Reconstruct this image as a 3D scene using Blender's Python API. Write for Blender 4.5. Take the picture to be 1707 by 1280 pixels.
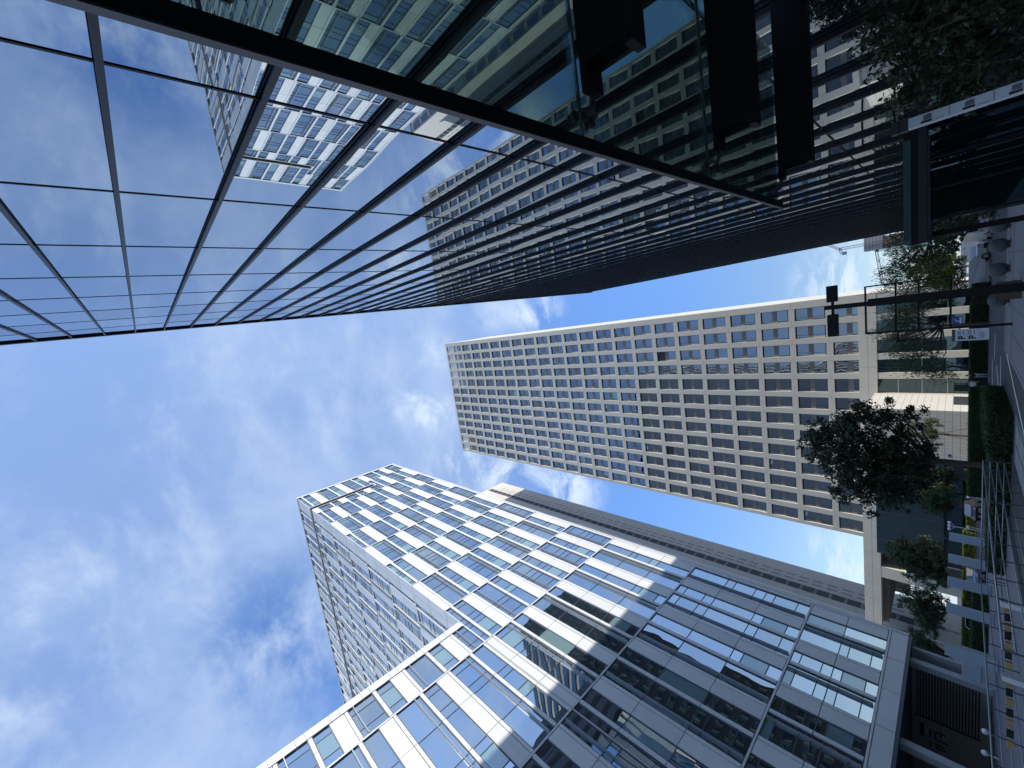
import bpy, bmesh, math, random
from mathutils import Vector, Matrix, Euler
random.seed(7)
for o in list(bpy.data.objects): bpy.data.objects.remove(o)
S = bpy.context.scene; COL = S.collection
H = 2.25                       # camera height above the ground

# ------------------------------------------------------------ camera
CX, CY, F = 853.5, 640.0, 677.5
def camv(u, v): return Vector(((CY-v)/F, (CX-u)/F, -1.0))
_Z = camv(237, 634).normalized(); _Y = camv(1600, 434); _Y = (_Y-_Z*_Y.dot(_Z)).normalized(); _X = _Y.cross(_Z)
RM = Matrix((_X, _Y, _Z))      # camera frame -> world
def ray(u, v): return RM @ camv(u, v)
cd = bpy.data.cameras.new('camera'); cam = bpy.data.objects.new('camera', cd); COL.objects.link(cam); S.camera = cam
cd.sensor_fit = 'HORIZONTAL'; cd.sensor_width = 36.0; cd.lens = F/1707*36; cd.clip_start = .05; cd.clip_end = 5000
RT = RM.transposed()
cx_, cy_, cz_ = -RM.col[1], RM.col[0], RM.col[2]
cam.matrix_world = Matrix(((cx_[0], cy_[0], cz_[0], 0), (cx_[1], cy_[1], cz_[1], 0), (cx_[2], cy_[2], cz_[2], H), (0, 0, 0, 1)))

# ------------------------------------------------------------ light
SUN_EL, SUN_PHI = math.radians(33), math.radians(-9)      # phi: angle from +X towards +Y
sdir = Vector((math.cos(SUN_EL)*math.cos(SUN_PHI), math.cos(SUN_EL)*math.sin(SUN_PHI), math.sin(SUN_EL)))
ld = bpy.data.lights.new('sun', 'SUN'); ld.energy = 2.05; ld.angle = math.radians(.5); ld.color = (1, .955, .88)
sun = bpy.data.objects.new('sun', ld); COL.objects.link(sun); sun.rotation_euler = sdir.to_track_quat('Z', 'Y').to_euler()
S.view_settings.view_transform = 'Standard'; S.view_settings.look = 'None'; S.view_settings.exposure = 1.13; S.view_settings.gamma = 1
S.view_settings.use_curve_mapping = False

class NT:
    def __init__(s, tree): s.t = tree; s.t.nodes.clear()
    def n(s, typ, **k):
        nd = s.t.nodes.new(typ)
        ins = k.pop('ins', {})
        for a, b in k.items(): setattr(nd, a, b)
        for a, b in ins.items():
            if isinstance(b, bpy.types.NodeSocket): s.t.links.new(b, nd.inputs[a])
            else: nd.inputs[a].default_value = b
        return nd
    def m(s, op, a, b=0.0, c=0.0, clamp=False):
        nd = s.n('ShaderNodeMath', operation=op, ins={0: a, 1: b, 2: c}); nd.use_clamp = clamp; return nd.outputs[0]
    def vm(s, op, a, b=(0, 0, 0)):
        nd = s.n('ShaderNodeVectorMath', operation=op, ins={0: a, 1: b})
        return nd.outputs['Value'] if op in ('DOT_PRODUCT', 'LENGTH', 'DISTANCE') else nd.outputs[0]
    def mix(s, f, a, b): 
        nd = s.n('ShaderNodeMix', data_type='RGBA'); nd.clamp_factor = True
        for i, x in ((0, f), (6, a), (7, b)):
            if isinstance(x, bpy.types.NodeSocket): s.t.links.new(x, nd.inputs[i])
            else: nd.inputs[i].default_value = x if i == 0 or len(x) == 4 else (*x, 1)
        return nd.outputs[2]
    def ss(s, x, a, b):
        nd = s.n('ShaderNodeMapRange', interpolation_type='SMOOTHSTEP', ins={0: x, 1: a, 2: b, 3: 0.0, 4: 1.0}); return nd.outputs[0]

# ------------------------------------------------------------ world: physical sky with clouds laid on a cloud layer overhead
w = bpy.data.worlds.new('World'); S.world = w; w.use_nodes = True
N = NT(w.node_tree)
geo = N.n('ShaderNodeTexCoord').outputs['Generated']
sky = N.n('ShaderNodeTexSky', sky_type='NISHITA'); sky.sun_disc = False; sky.sun_elevation = SUN_EL
sky.sun_rotation = math.radians(90)-SUN_PHI; sky.altitude = 0; sky.air_density = 1.0; sky.dust_density = .6; sky.ozone_density = 1.6
skyc = sky.outputs[0]
sx = N.n('ShaderNodeSeparateXYZ', ins={0: geo}); zz = N.m('ADD', N.m('MAXIMUM', sx.outputs[2], 0.0), .22)
px = N.m('DIVIDE', sx.outputs[0], zz); py = N.m('DIVIDE', sx.outputs[1], zz)
pv = N.n('ShaderNodeCombineXYZ', ins={0: px, 1: py, 2: .3}).outputs[0]
def noise(v, sc, det=8, rough=.6, dist=0.0, off=(0, 0, 0)):
    return N.n('ShaderNodeTexNoise', ins={'Vector': N.vm('ADD', v, off), 'Scale': sc, 'Detail': det, 'Roughness': rough, 'Distortion': dist}).outputs[0]
stretch = N.n('ShaderNodeMapping', ins={'Vector': pv, 'Rotation': (0, 0, .5), 'Scale': (1.0, 1.7, 1)}).outputs[0]
dens = noise(stretch, 1.25, 12, .60, .45, (3.1, 1.2, 0))
dens2 = noise(pv, 3.1, 12, .62, .35, (9.7, 8.3, 0))
dens3 = noise(stretch, 7.5, 8, .6, .3, (5.7, 2.3, 0))
def blob(u, v, rad, soft=1.0):            # a patch of the real sky, given by its direction
    d = ray(u, v).normalized()
    dist = N.vm('DISTANCE', N.vm('NORMALIZE', geo), d)
    return N.m('SUBTRACT', 1.0, N.ss(dist, rad*(1-soft), rad))
def blobd(d, rad):  # cloud cover out of view, added to brighten shade and reflections
    return N.m('SUBTRACT', 1.0, N.ss(N.vm('DISTANCE', N.vm('NORMALIZE', geo), Vector(d).normalized()), rad*.25, rad))
def addup(l):
    a = l[0]
    for b in l[1:]: a = N.m('ADD', a, b)
    return N.m('MINIMUM', a, 1.0)
def W_(x, k): return N.m('MULTIPLY', x, k)
broad = addup([blob(240, 760, 1.15), blob(60, 960, .9), W_(blob(420, 640, .6), .7), W_(blob(620, 560, .35), .35), W_(blobd((.2, -1, .35), 1.0), .6), W_(blobd((1, -.6, .7), .7), .5), W_(blobd((.55, .42, .8), .62), .95), W_(blobd((.75, .6, .35), .5), .55)])
gaps = addup([W_(blob(455, 1010, .17), .75), W_(blob(560, 1120, .15), .8), W_(blob(420, 1150, .2), .5), W_(blob(330, 850, .22), .28), W_(blob(600, 930, .12), .45), W_(blob(60, 1230, .2), .45)])
white = addup([W_(blob(120, 930, .26), .9), W_(blob(215, 770, .16), .6), W_(blob(60, 660, .3), .55), W_(blob(330, 640, .3), .45), W_(blob(520, 1040, .13), .9), W_(blob(400, 1060, .15), .5), W_(blob(30, 1080, .22), .7), W_(blob(560, 640, .25), .4), W_(blobd((.6, .35, .75), .55), .8)])
c1 = N.ss(N.m('ADD', N.m('MULTIPLY', dens, .65), N.m('MULTIPLY', dens2, .35)), .36, .60)
c2 = N.ss(N.m('ADD', N.m('MULTIPLY', dens2, .6), N.m('MULTIPLY', dens3, .4)), .42, .66)
puffs = addup([blob(895, 520, .09), W_(blob(828, 522, .09), .6), blob(695, 668, .09), W_(blob(722, 590, .08), .8), blob(765, 780, .11), blob(860, 800, .13), blob(950, 815, .11), W_(blob(735, 690, .08), .8), W_(blob(1400, 470, .10), .9), W_(blob(1395, 935, .08), .8), blob(1520, 985, .1)])
pn = N.ss(noise(pv, 5.5, 12, .64, .5, (7.7, 3.3, 0)), .40, .62)
base = N.m('MULTIPLY', N.m('ADD', N.m('MULTIPLY', c1, .42), .50), N.m('MULTIPLY', broad, N.m('SUBTRACT', 1.0, N.m('MULTIPLY', gaps, N.m('ADD', .35, N.m('MULTIPLY', N.m('SUBTRACT', 1.0, c2), .65))))))
bright = N.m('MULTIPLY', c2, N.m('ADD', N.m('MULTIPLY', white, N.m('ADD', .25, N.m('MULTIPLY', c1, .75))), N.m('MULTIPLY', broad, .16)), 0, True)
CL = 5.3
el = N.ss(sx.outputs[2], .12, .62)
gcol = N.mix(el, (.78, .80, .84), (.86, 1.22, 1.68))
gain = N.n('ShaderNodeVectorMath', operation='MULTIPLY', ins={0: skyc, 1: gcol}).outputs[0]
thin = N.mix(base, gain, (CL*.39, CL*.54, CL*.83))
full = N.mix(bright, thin, (CL*.70, CL*.81, CL*.98))
full = N.mix(N.m('MULTIPLY', puffs, pn), full, (CL*.74, CL*.86, CL*1.0))
hz = N.m('SUBTRACT', 1.0, N.ss(sx.outputs[2], -.02, .16))
full = N.mix(N.m('MULTIPLY', hz, .6), full, (CL*.62, CL*.80, CL*.98))
bg = N.n('ShaderNodeBackground', ins={'Color': full, 'Strength': .095})
N.t.links.new(bg.outputs[0], N.n('ShaderNodeOutputWorld').inputs[0])

# ------------------------------------------------------------ materials
def mat(name, col, rough=.7, metal=0.0, var=.12, scale=3.0, bump=0.0, bscale=20.0, spec=.5, island=0.0, streak=0.0, stretch=(1, 1, 1)):
    m = bpy.data.materials.new(name); m.use_nodes = True; n = NT(m.node_tree)
    tc = n.n('ShaderNodeTexCoord').outputs['Object']
    mp = n.n('ShaderNodeMapping', ins={'Vector': tc, 'Scale': stretch}).outputs[0]
    nz = n.n('ShaderNodeTexNoise', ins={'Vector': mp, 'Scale': scale, 'Detail': 6.0, 'Roughness': .6}).outputs[0]
    f = n.m('MULTIPLY', n.m('SUBTRACT', nz, .5), 2*var)
    if island:
        ri = n.n('ShaderNodeNewGeometry').outputs['Random Per Island']
        f = n.m('ADD', f, n.m('MULTIPLY', n.m('SUBTRACT', ri, .5), island))
    if streak:
        st = n.n('ShaderNodeMapping', ins={'Vector': tc, 'Scale': (2.0, 2.0, .08)}).outputs[0]
        sn = n.n('ShaderNodeTexNoise', ins={'Vector': st, 'Scale': 1.2, 'Detail': 5.0}).outputs[0]
        f = n.m('ADD', f, n.m('MULTIPLY', n.m('SUBTRACT', sn, .5), streak))
    k = n.m('ADD', 1.0, f)
    c = n.n('ShaderNodeVectorMath', operation='SCALE', ins={0: col, 'Scale': k}).outputs[0]
    p = n.n('ShaderNodeBsdfPrincipled', ins={'Base Color': c, 'Roughness': rough, 'Metallic': metal, 'Specular IOR Level': spec})
    if bump:
        bn = n.n('ShaderNodeTexNoise', ins={'Vector': tc, 'Scale': bscale, 'Detail': 5.0}).outputs[0]
        b = n.n('ShaderNodeBump', ins={'Height': bn, 'Strength': bump, 'Distance': .02}).outputs[0]
        n.t.links.new(b, p.inputs['Normal'])
    n.t.links.new(p.outputs[0], n.n('ShaderNodeOutputMaterial').inputs[0]); return m

def glass_mat(name, tint, body, refl=.8, wav=.0025, wsc=(.5, .5, .5), tilt=.006, blinds=0.0, rough=.004, pale=(.35, .5, .52)):
    """reflective glazing: mirror coat over a dark (or blind-lit) body, each pane leaning a little its own way"""
    m = bpy.data.materials.new(name); m.use_nodes = True; n = NT(m.node_tree)
    g = n.n('ShaderNodeNewGeometry'); ri = g.outputs['Random Per Island']; nrm = g.outputs['Normal']
    wn = n.n('ShaderNodeTexWhiteNoise', noise_dimensions='1D', ins={'W': n.m('MULTIPLY', ri, 917.3)}).outputs['Color']
    tv = n.n('ShaderNodeVectorMath', operation='SCALE', ins={0: n.vm('SUBTRACT', wn, (.5, .5, .5)), 'Scale': tilt*2}).outputs[0]
    tc = n.n('ShaderNodeTexCoord').outputs['Object']
    mp = n.n('ShaderNodeMapping', ins={'Vector': n.vm('ADD', tc, n.n('ShaderNodeVectorMath', operation='SCALE', ins={0: wn, 'Scale': 40.0}).outputs[0]), 'Scale': wsc}).outputs[0]
    nz = n.n('ShaderNodeTexNoise', ins={'Vector': mp, 'Scale': 1.0, 'Detail': 1.5, 'Roughness': .5}).outputs['Color']
    wv = n.n('ShaderNodeVectorMath', operation='SCALE', ins={0: n.vm('SUBTRACT', nz, (.5, .5, .5)), 'Scale': wav*2}).outputs[0]
    nn = n.vm('NORMALIZE', n.vm('ADD', nrm, n.vm('ADD', tv, wv)))
    r2 = n.n('ShaderNodeTexWhiteNoise', noise_dimensions='1D', ins={'W': n.m('MULTIPLY', ri, 331.7)}).outputs['Value']
    tcol = n.n('ShaderNodeVectorMath', operation='SCALE', ins={0: tint, 'Scale': n.m('ADD', .88, n.m('MULTIPLY', r2, .2))}).outputs[0]
    gl = n.n('ShaderNodeBsdfGlossy', ins={'Color': tcol, 'Roughness': rough, 'Normal': nn}).outputs[0]
    isb = n.m('LESS_THAN', r2, blinds)
    bc = n.mix(isb, body, pale)
    df = n.n('ShaderNodeBsdfDiffuse', ins={'Color': bc}).outputs[0]
    fr = n.n('ShaderNodeFresnel', ins={'IOR': 1.9, 'Normal': nn}).outputs[0]
    fac = n.m('ADD', n.m('MULTIPLY', fr, 1-refl), refl, 0, True)
    fac = n.m('SUBTRACT', fac, n.m('MULTIPLY', isb, .3), 0, True)
    ms = n.n('ShaderNodeMixShader', ins={0: fac, 1: df, 2: gl}).outputs[0]
    n.t.links.new(ms, n.n('ShaderNodeOutputMaterial').inputs[0]); return m

def clear_glass(name, tint, a=.82):
    m = bpy.data.materials.new(name); m.use_nodes = True; n = NT(m.node_tree)
    tr = n.n('ShaderNodeBsdfTransparent', ins={'Color': (*tint, 1)}).outputs[0]
    tc = n.n('ShaderNodeTexCoord').outputs['Object']
    nz = n.n('ShaderNodeTexNoise', ins={'Vector': tc, 'Scale': 2.5, 'Detail': 9.0, 'Roughness': .7}).outputs[0]
    dust = n.m('MULTIPLY', n.ss(nz, .35, .8), .10)
    df = n.n('ShaderNodeBsdfDiffuse', ins={'Color': (.34, .38, .36, 1)}).outputs[0]
    m1 = n.n('ShaderNodeMixShader', ins={0: dust, 1: tr, 2: df}).outputs[0]
    gl = n.n('ShaderNodeBsdfGlossy', ins={'Color': (.9, .95, .93, 1), 'Roughness': .01}).outputs[0]
    fr = n.n('ShaderNodeFresnel', ins={'IOR': 1.45}).outputs[0]
    m2 = n.n('ShaderNodeMixShader', ins={0: n.m('MULTIPLY', fr, .6), 1: m1, 2: gl}).outputs[0]
    n.t.links.new(m2, n.n('ShaderNodeOutputMaterial').inputs[0]); return m

M = {}
M['white_panel'] = mat('white_panel', (.70, .70, .68), .38, .0, .04, .6, island=.13, streak=.16)
M['blind'] = mat('blind', (.20, .22, .25), .7, island=.5)
M['seal_grey'] = mat('seal_grey', (.10, .12, .115), .5)
M['white_strip'] = mat('white_strip', (.70, .70, .69), .35, .0, .03, 1.0)
M['joint'] = mat('joint', (.20, .20, .20), .8)
M['alu_dark'] = mat('alu_dark', (.085, .10, .125), .45, .3)
M['fin_w'] = mat('fin_w', (.30, .32, .34), .4, .3)
M['beige'] = mat('beige', (.63, .575, .475), .8, 0, .10, .35, .15, 8, streak=.14, stretch=(1, 1, .6))
M['beige_lt'] = mat('beige_lt', (.56, .53, .46), .8, 0, .06, .8, streak=.1)
M['spandrel'] = mat('spandrel', (.22, .205, .18), .6, 0, .08, 2)
M['pale_strip'] = mat('pale_strip', (.62, .61, .58), .5, .1, .05, 2)
M['grey_stone'] = mat('grey_stone', (.60, .555, .49), .8, 0, .10, .5, streak=.12, island=.05)
M['black_metal'] = mat('black_metal', (.005, .0055, .007), .5, .0, .15, 5, bump=.1, bscale=4, spec=.22)
M['fin_metal'] = mat('fin_metal', (.011, .012, .015), .4, .1, .2, 2, stretch=(1, 1, .2), spec=.28)
M['grey_metal'] = mat('grey_metal', (.07, .07, .075), .4, .6, .1, 3)
M['steel'] = mat('steel', (.42, .44, .45), .28, .85, .08, 6)
M['asphalt'] = mat('asphalt', (.055, .057, .062), .85, 0, .22, .6, .3, 60)
M['paving'] = mat('paving', (.17, .18, .195), .75, 0, .14, 1.2, .15, 30)
M['paving_dk'] = mat('paving_dk', (.035, .036, .04), .6, 0, .2, 1.2, .15, 30)
M['paint'] = mat('paint', (.70, .70, .68), .8, 0, .25, 6)
M['concrete'] = mat('concrete', (.26, .27, .28), .8, 0, .14, 1.5, .2, 25)
M['grey_wall'] = mat('grey_wall', (.44, .46, .48), .6, 0, .08, 1.0, streak=.1)
M['louvre_dk'] = mat('louvre_dk', (.03, .035, .04), .6)
M['bark'] = mat('bark', (.10, .085, .065), .9, 0, .35, 8, .5, 40)
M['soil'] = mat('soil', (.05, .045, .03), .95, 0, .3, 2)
M['stone_b'] = mat('stone_b', (.085, .095, .10), .8, 0, .3, 5, .2, 60)
M['D_glass'] = glass_mat('D_glass', (.64, .72, .80), (.008, .012, .018), .66, wav=.006, wsc=(.5, .40, .30), tilt=.005)
M['W_glass'] = glass_mat('W_glass', (.72, .80, .86), (.03, .05, .07), .58, wav=.007, wsc=(.6, .5, .35), tilt=.008, blinds=.17, pale=(.22, .34, .36))
M['B_glass'] = glass_mat('B_glass', (.52, .58, .63), (.008, .014, .024), .38, wav=.008, wsc=(.7, .5, .7), tilt=.006, blinds=.02)
M['lobby_glass'] = glass_mat('lobby_glass', (.20, .28, .31), (.006, .012, .014), .30, wav=.004, tilt=.004)
M['teal_glass'] = glass_mat('teal_glass', (.45, .6, .6), (.07, .12, .12), .25, wav=.002, tilt=.002)
M['canopy_glass'] = clear_glass('canopy_glass', (.60, .69, .65))
M['rail_glass'] = clear_glass('rail_glass', (.80, .90, .88))
M['frost'] = mat('frost', (.42, .50, .56), .35, 0, .05, 1)
M['brown'] = mat('brown', (.10, .06, .045), .8, 0, .12, 1)
M['rust'] = mat('rust', (.30, .22, .19), .8, 0, .12, 1)
M['screen_gr'] = mat('screen_gr', (.30, .32, .34), .8, 0, .15, 1)
M['yellow'] = mat('yellow', (.42, .28, .10), .6, 0, .15, 6)
M['black'] = mat('black', (.01, .01, .01), .6)
M['white_paint'] = mat('white_paint', (.75, .76, .76), .4)
M['sign_blue'] = mat('sign_blue', (.03, .08, .30), .5)
M['sign_white'] = mat('sign_white', (.66, .70, .76), .5, 0, .03)
M['car_white'] = mat('car_white', (.62, .63, .64), .25, 0, .02, spec=.7)
M['car_black'] = mat('car_black', (.012, .012, .015), .15, 0, .02, spec=.8)
M['car_blue'] = mat('car_blue', (.10, .14, .20), .2, .4, .02, spec=.8)
M['rubber'] = mat('rubber', (.015, .015, .015), .9)
M['car_glass'] = glass_mat('car_glass', (.5, .55, .6), (.01, .01, .014), .3)
M['skin'] = mat('skin', (.45, .28, .20), .6)
M['hair'] = mat('hair', (.015, .012, .01), .6)
M['cloth_black'] = mat('cloth_black', (.02, .02, .022), .9)
M['cloth_white'] = mat('cloth_white', (.62, .62, .64), .9)
M['cloth_blue'] = mat('cloth_blue', (.28, .40, .55), .9)
M['globe'] = mat('globe', (.82, .83, .83), .25)

def leaf_mat(name, c1, c2, trans=.25):
    m = bpy.data.materials.new(name); m.use_nodes = True; n = NT(m.node_tree)
    g = n.n('ShaderNodeNewGeometry'); ri = g.outputs['Random Per Island']
    c = n.mix(ri, c1, c2)
    p = n.n('ShaderNodeBsdfPrincipled', ins={'Base Color': c, 'Roughness': .55}).outputs[0]
    t = n.n('ShaderNodeBsdfTranslucent', ins={'Color': c}).outputs[0]
    ms = n.n('ShaderNodeMixShader', ins={0: trans, 1: p, 2: t}).outputs[0]
    n.t.links.new(ms, n.n('ShaderNodeOutputMaterial').inputs[0]); return m
M['leaf_dark'] = leaf_mat('leaf_dark', (.018, .034, .016), (.045, .07, .028))
M['leaf_mid'] = leaf_mat('leaf_mid', (.04, .075, .028), (.10, .14, .06), .35)
M['leaf_grey'] = leaf_mat('leaf_grey', (.06, .09, .035), (.14, .18, .08), .35)
M['leaf_yellow'] = leaf_mat('leaf_yellow', (.07, .12, .015), (.16, .20, .03), .35)
M['leaf_hedge'] = leaf_mat('leaf_hedge', (.02, .06, .012), (.05, .11, .025))

# ------------------------------------------------------------ builders
class MB:
    def __init__(s): s.v = []; s.f = []; s.mi = []; s.mats = []
    def mid(s, m):
        if m not in s.mats: s.mats.append(m)
        return s.mats.index(m)
    def poly(s, pts, m):
        b = len(s.v); s.v += [tuple(p) for p in pts]; s.f.append(tuple(range(b, b+len(pts)))); s.mi.append(s.mid(m)); return s
    def box(s, x0, x1, y0, y1, z0, z1, m):
        if x0 > x1: x0, x1 = x1, x0
        if y0 > y1: y0, y1 = y1, y0
        if z0 > z1: z0, z1 = z1, z0
        b = len(s.v); i = s.mid(m)
        s.v += [(x0, y0, z0), (x1, y0, z0), (x1, y1, z0), (x0, y1, z0), (x0, y0, z1), (x1, y0, z1), (x1, y1, z1), (x0, y1, z1)]
        for q in ((0, 3, 2, 1), (4, 5, 6, 7), (0, 1, 5, 4), (1, 2, 6, 5), (2, 3, 7, 6), (3, 0, 4, 7)):
            s.f.append(tuple(b+k for k in q)); s.mi.append(i)
        return s
    def tube(s, pts, r, m, n=8):
        pts = [Vector(p) for p in pts]; rs = r if isinstance(r, (list, tuple)) else [r]*len(pts)
        i = s.mid(m); rings = []
        for k, p in enumerate(pts):
            d = (pts[min(k+1, len(pts)-1)]-pts[max(k-1, 0)]).normalized()
            a = d.orthogonal().normalized() if k == 0 else (rings[-1][1]-d*rings[-1][1].dot(d)).normalized()
            bb = d.cross(a); b0 = len(s.v)
            for q in range(n):
                t = 2*math.pi*q/n; s.v.append(tuple(p+(a*math.cos(t)+bb*math.sin(t))*rs[k]))
            rings.append((b0, a))
        for k in range(len(pts)-1):
            for q in range(n):
                s.f.append((rings[k][0]+q, rings[k][0]+(q+1) % n, rings[k+1][0]+(q+1) % n, rings[k+1][0]+q)); s.mi.append(i)
        s.f.append(tuple(rings[0][0]+q for q in reversed(range(n)))); s.mi.append(i)
        s.f.append(tuple(rings[-1][0]+q for q in range(n))); s.mi.append(i); return s
    def lathe(s, prof, c, m, n=16):
        i = s.mid(m); b = len(s.v)
        for (r, z) in prof:
            for q in range(n):
                t = 2*math.pi*q/n; s.v.append((c[0]+r*math.cos(t), c[1]+r*math.sin(t), c[2]+z))
        for k in range(len(prof)-1):
            for q in range(n): s.f.append((b+k*n+q, b+k*n+(q+1) % n, b+(k+1)*n+(q+1) % n, b+(k+1)*n+q)); s.mi.append(i)
        s.f.append(tuple(b+q for q in reversed(range(n)))); s.mi.append(i)
        s.f.append(tuple(b+(len(prof)-1)*n+q for q in range(n))); s.mi.append(i); return s
    def build(s, name, parent=None, smooth=False, bevel=0, cut=(0, 0, 0)):
        me = bpy.data.meshes.new(name); ox, oy, oz = cut
        if parent is not None and cut == (0, 0, 0): ox, oy, oz = wloc(parent)
        me.from_pydata([(a-ox, b-oy, c-oz) for a, b, c in s.v], [], s.f)
        for m in s.mats: me.materials.append(M[m])
        me.polygons.foreach_set('material_index', s.mi)
        if smooth: me.polygons.foreach_set('use_smooth', [True]*len(s.f))
        me.update()
        o = bpy.data.objects.new(name, me); COL.objects.link(o)
        if parent is not None: o.parent = parent
        else: o.location = (ox, oy, oz)
        if bevel:
            bv = o.modifiers.new('bevel', 'BEVEL'); bv.width = bevel; bv.segments = 2; bv.limit_method = 'ANGLE'
        return o
def wloc(o):
    v = Vector(o.location); p = o.parent
    while p is not None: v = v+Vector(p.location); p = p.parent
    return tuple(v)
def tag(o, label, cat=None, group=None, kind=None):
    if label: o['label'] = label
    if cat: o['category'] = cat
    if group: o['group'] = group
    if kind: o['kind'] = kind
    return o
def thing(name, label, cat, loc, group=None, rz=0):
    o = bpy.data.objects.new(name, None); COL.objects.link(o); o.location = loc; o.rotation_euler = (0, 0, rz)
    o.empty_display_size = .3
    return tag(o, label, cat, group)
def copy_tree(o, parent=None):
    c = o.copy(); COL.objects.link(c); c.parent = parent
    for ch in list(o.children): copy_tree(ch, c)
    return c
def struct(mb, name, cut=(0, 0, 0), **k):
    o = mb.build(name, None, cut=cut, **k); o['kind'] = 'structure'; return o
def proj_area(c, s):           # rough size in the picture
    d = Vector(c)-Vector((0, 0, H)); q = RT @ d
    if q.z >= -.1: return 0
    u, v = CX-q.y/-q.z*F, CY-q.x/-q.z*F
    if not (-60 < u < 1767 and -60 < v < 1340): return 0
    return s*s/d.length_squared
def split_parts(items, name, parent, stuffname=None, cap=100):
    """items: (score, MB).  the `cap` largest become parts of their own, the others one part"""
    items.sort(key=lambda t: -t[0])
    for sc, mb in items[:cap]: mb.build(name, parent)
    rest = MB()
    for sc, mb in items[cap:]:
        b = len(rest.v); rest.v += mb.v
        for f, i in zip(mb.f, mb.mi): rest.f.append(tuple(k+b for k in f)); rest.mi.append(rest.mid(mb.mats[i]))
    if rest.v:
        o = rest.build(stuffname or name, parent); o['kind'] = 'stuff'

# ------------------------------------------------------------ ground
g = MB(); g.poly([(-1500, -1500, 0), (1500, -1500, 0), (1500, 2500, 0), (-1500, 2500, 0)], 'asphalt'); struct(g, 'ground')
g = MB()                                                     # pavement in front of the glass wall and across the plaza
g.box(-6.3, 8, -40, 43.5, 0.0, .13, 'paving'); struct(g, 'pavement')
g = MB(); g.box(-120, -16.5, -60, 62, 0.0, .10, 'paving'); struct(g, 'plaza')
g = MB(); 
for y in (38.3, 42.4): g.box(-6.3, 8, y, y+.22, .13, .134, 'paving_dk')
for k in range(-4, 6): g.box(k*1.6-.02, k*1.6+.02, -10, 43.4, .13, .1335, 'paving_dk')
struct(g, 'pavement_joints')
g = MB(); g.box(-6.45, -6.3, -40, 43.65, 0, .15, 'concrete'); g.box(-6.3, 8, 43.5, 43.65, 0, .15, 'concrete'); struct(g, 'kerb')
g = MB(); g.box(-16.5, -16.35, -40, 62, 0, .14, 'concrete'); struct(g, 'plaza_kerb')
g = MB()
for (x0, y0, x1, y1, w_) in ((-6.9, 44.5, -9.9, 27, .2), (-8.0, 50, -12.2, 49.3, .4), (-12.2, 49.3, -12.5, 46.0, .3), (-9.6, 55, -11.2, 51.5, .3), (-13.2, 57, -14.8, 57, .4), (-14, 50, -14.2, 44, .3), (-7.2, 58, -9.6, 58.6, .4), (-10.2, 62, -12.6, 61, .45), (-11.5, 46, -13.8, 43.5, .3)):
    a = Vector((x0, y0, 0)); b = Vector((x1, y1, 0)); d = (b-a).normalized(); q = Vector((-d.y, d.x, 0))*w_/2
    g.poly([(*(a-q)[:2], .004), (*(a+q)[:2], .004), (*(b+q)[:2], .004), (*(b-q)[:2], .004)][::-1], 'paint')
struct(g, 'road_markings')

# ------------------------------------------------------------ dark glass building on the right
XD = 3.78
D = thing('glass_office_building', 'dark office building of mirror glass with close black vertical fins and a glass entrance canopy', 'building', (XD, 0, 0))
DY0, DY1 = -46.0, 60.4; ZT = 11.62*XD+H
zs_f = [1.836*XD+H+1.2*XD*k for k in range(-1, 9)]          # floor lines
m = MB(); gx = XD+.02
m.box(gx+.12, 40, DY0, DY1-.05, 0, ZT-.6, 'alu_dark'); m.box(XD-.1, 40, DY0, DY1, ZT-.55, ZT, 'black_metal')
m.box(XD+.03, 40, DY1-.05, DY1+.25, 0, ZT-.56, 'black_metal')
m.build('wall', D)
m = MB(); m.box(10.5, 40, -8, 62.5, ZT, 60, 'alu_dark')  # unseen set-back block, added to cast the shadow on the white tower
for k in range(5): m.box(10.4, 10.5, -8, 62.5, 46.6+k*2.7, 47.6+k*2.7, 'black')
m.build('shading_block', D)
FS = .455*XD; ys = [XD*.10+FS*k for k in range(-26, 35)]
items = []
for k, y in enumerate(ys):
    if y < DY0 or y > DY1: continue
    mb = MB(); mb.box(XD-.055, XD+.015, y-.022, y+.022, .1, ZT-.55, 'fin_metal'); mb.box(XD-.08, XD-.055, y-.04, y+.04, .1, ZT-.55, 'fin_metal')
    items.append((1000-abs(y-5), mb))
split_parts(items, 'fin', D)
items = []
zl = [.1]+zs_f+[ZT-.55]
for k in range(len(ys)-1):
    y0, y1 = ys[k]+.045, ys[k+1]-.045
    if ys[k] < -30: continue
    for j in range(len(zl)-1):
        z0, z1 = zl[j]+.03, zl[j+1]-.03
        mb = MB()
        def pane(a, b, c, d):
            mb.poly([(gx, a, c), (gx, a, d), (gx, b, d), (gx, b, c)], 'D_glass')
        if k < 25 and j == 2: zc = zl[2]+.376*(zl[3]-zl[2]); pane(y0, y1, z0, zc-.03); pane(y0, y1, zc+.03, z1)
        else: pane(y0, y1, z0, z1)
        items.append((proj_area((gx, (y0+y1)/2, (z0+z1)/2), 2.8), mb))
split_parts(items, 'glass_pane', D, 'glass_panes')
m = MB()
for z in zs_f: m.box(gx-.014, gx+.1, DY0, DY1-.05, z-.022, z+.022, 'black_metal')
for k in range(18, 24): m.box(gx-.014, gx+.1, ys[k]+.05, ys[k+1]-.05, zl[2]+.376*(zl[3]-zl[2])-.022, zl[2]+.376*(zl[3]-zl[2])+.022, 'black_metal')
m.build('glazing_bar', D)
# the vertical reveal of a vent panel
m = MB(); zc = 5.0*XD+H; m.box(gx-.06, gx+.1, ys[23]+.05, ys[24]-.05, zc-.03, zc+.03, 'black'); m.box(gx-.05, gx+.1, ys[24]-.12, ys[24]-.05, zc-.03, zs_f[4], 'black'); m.build('vent_panel', D)
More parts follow.
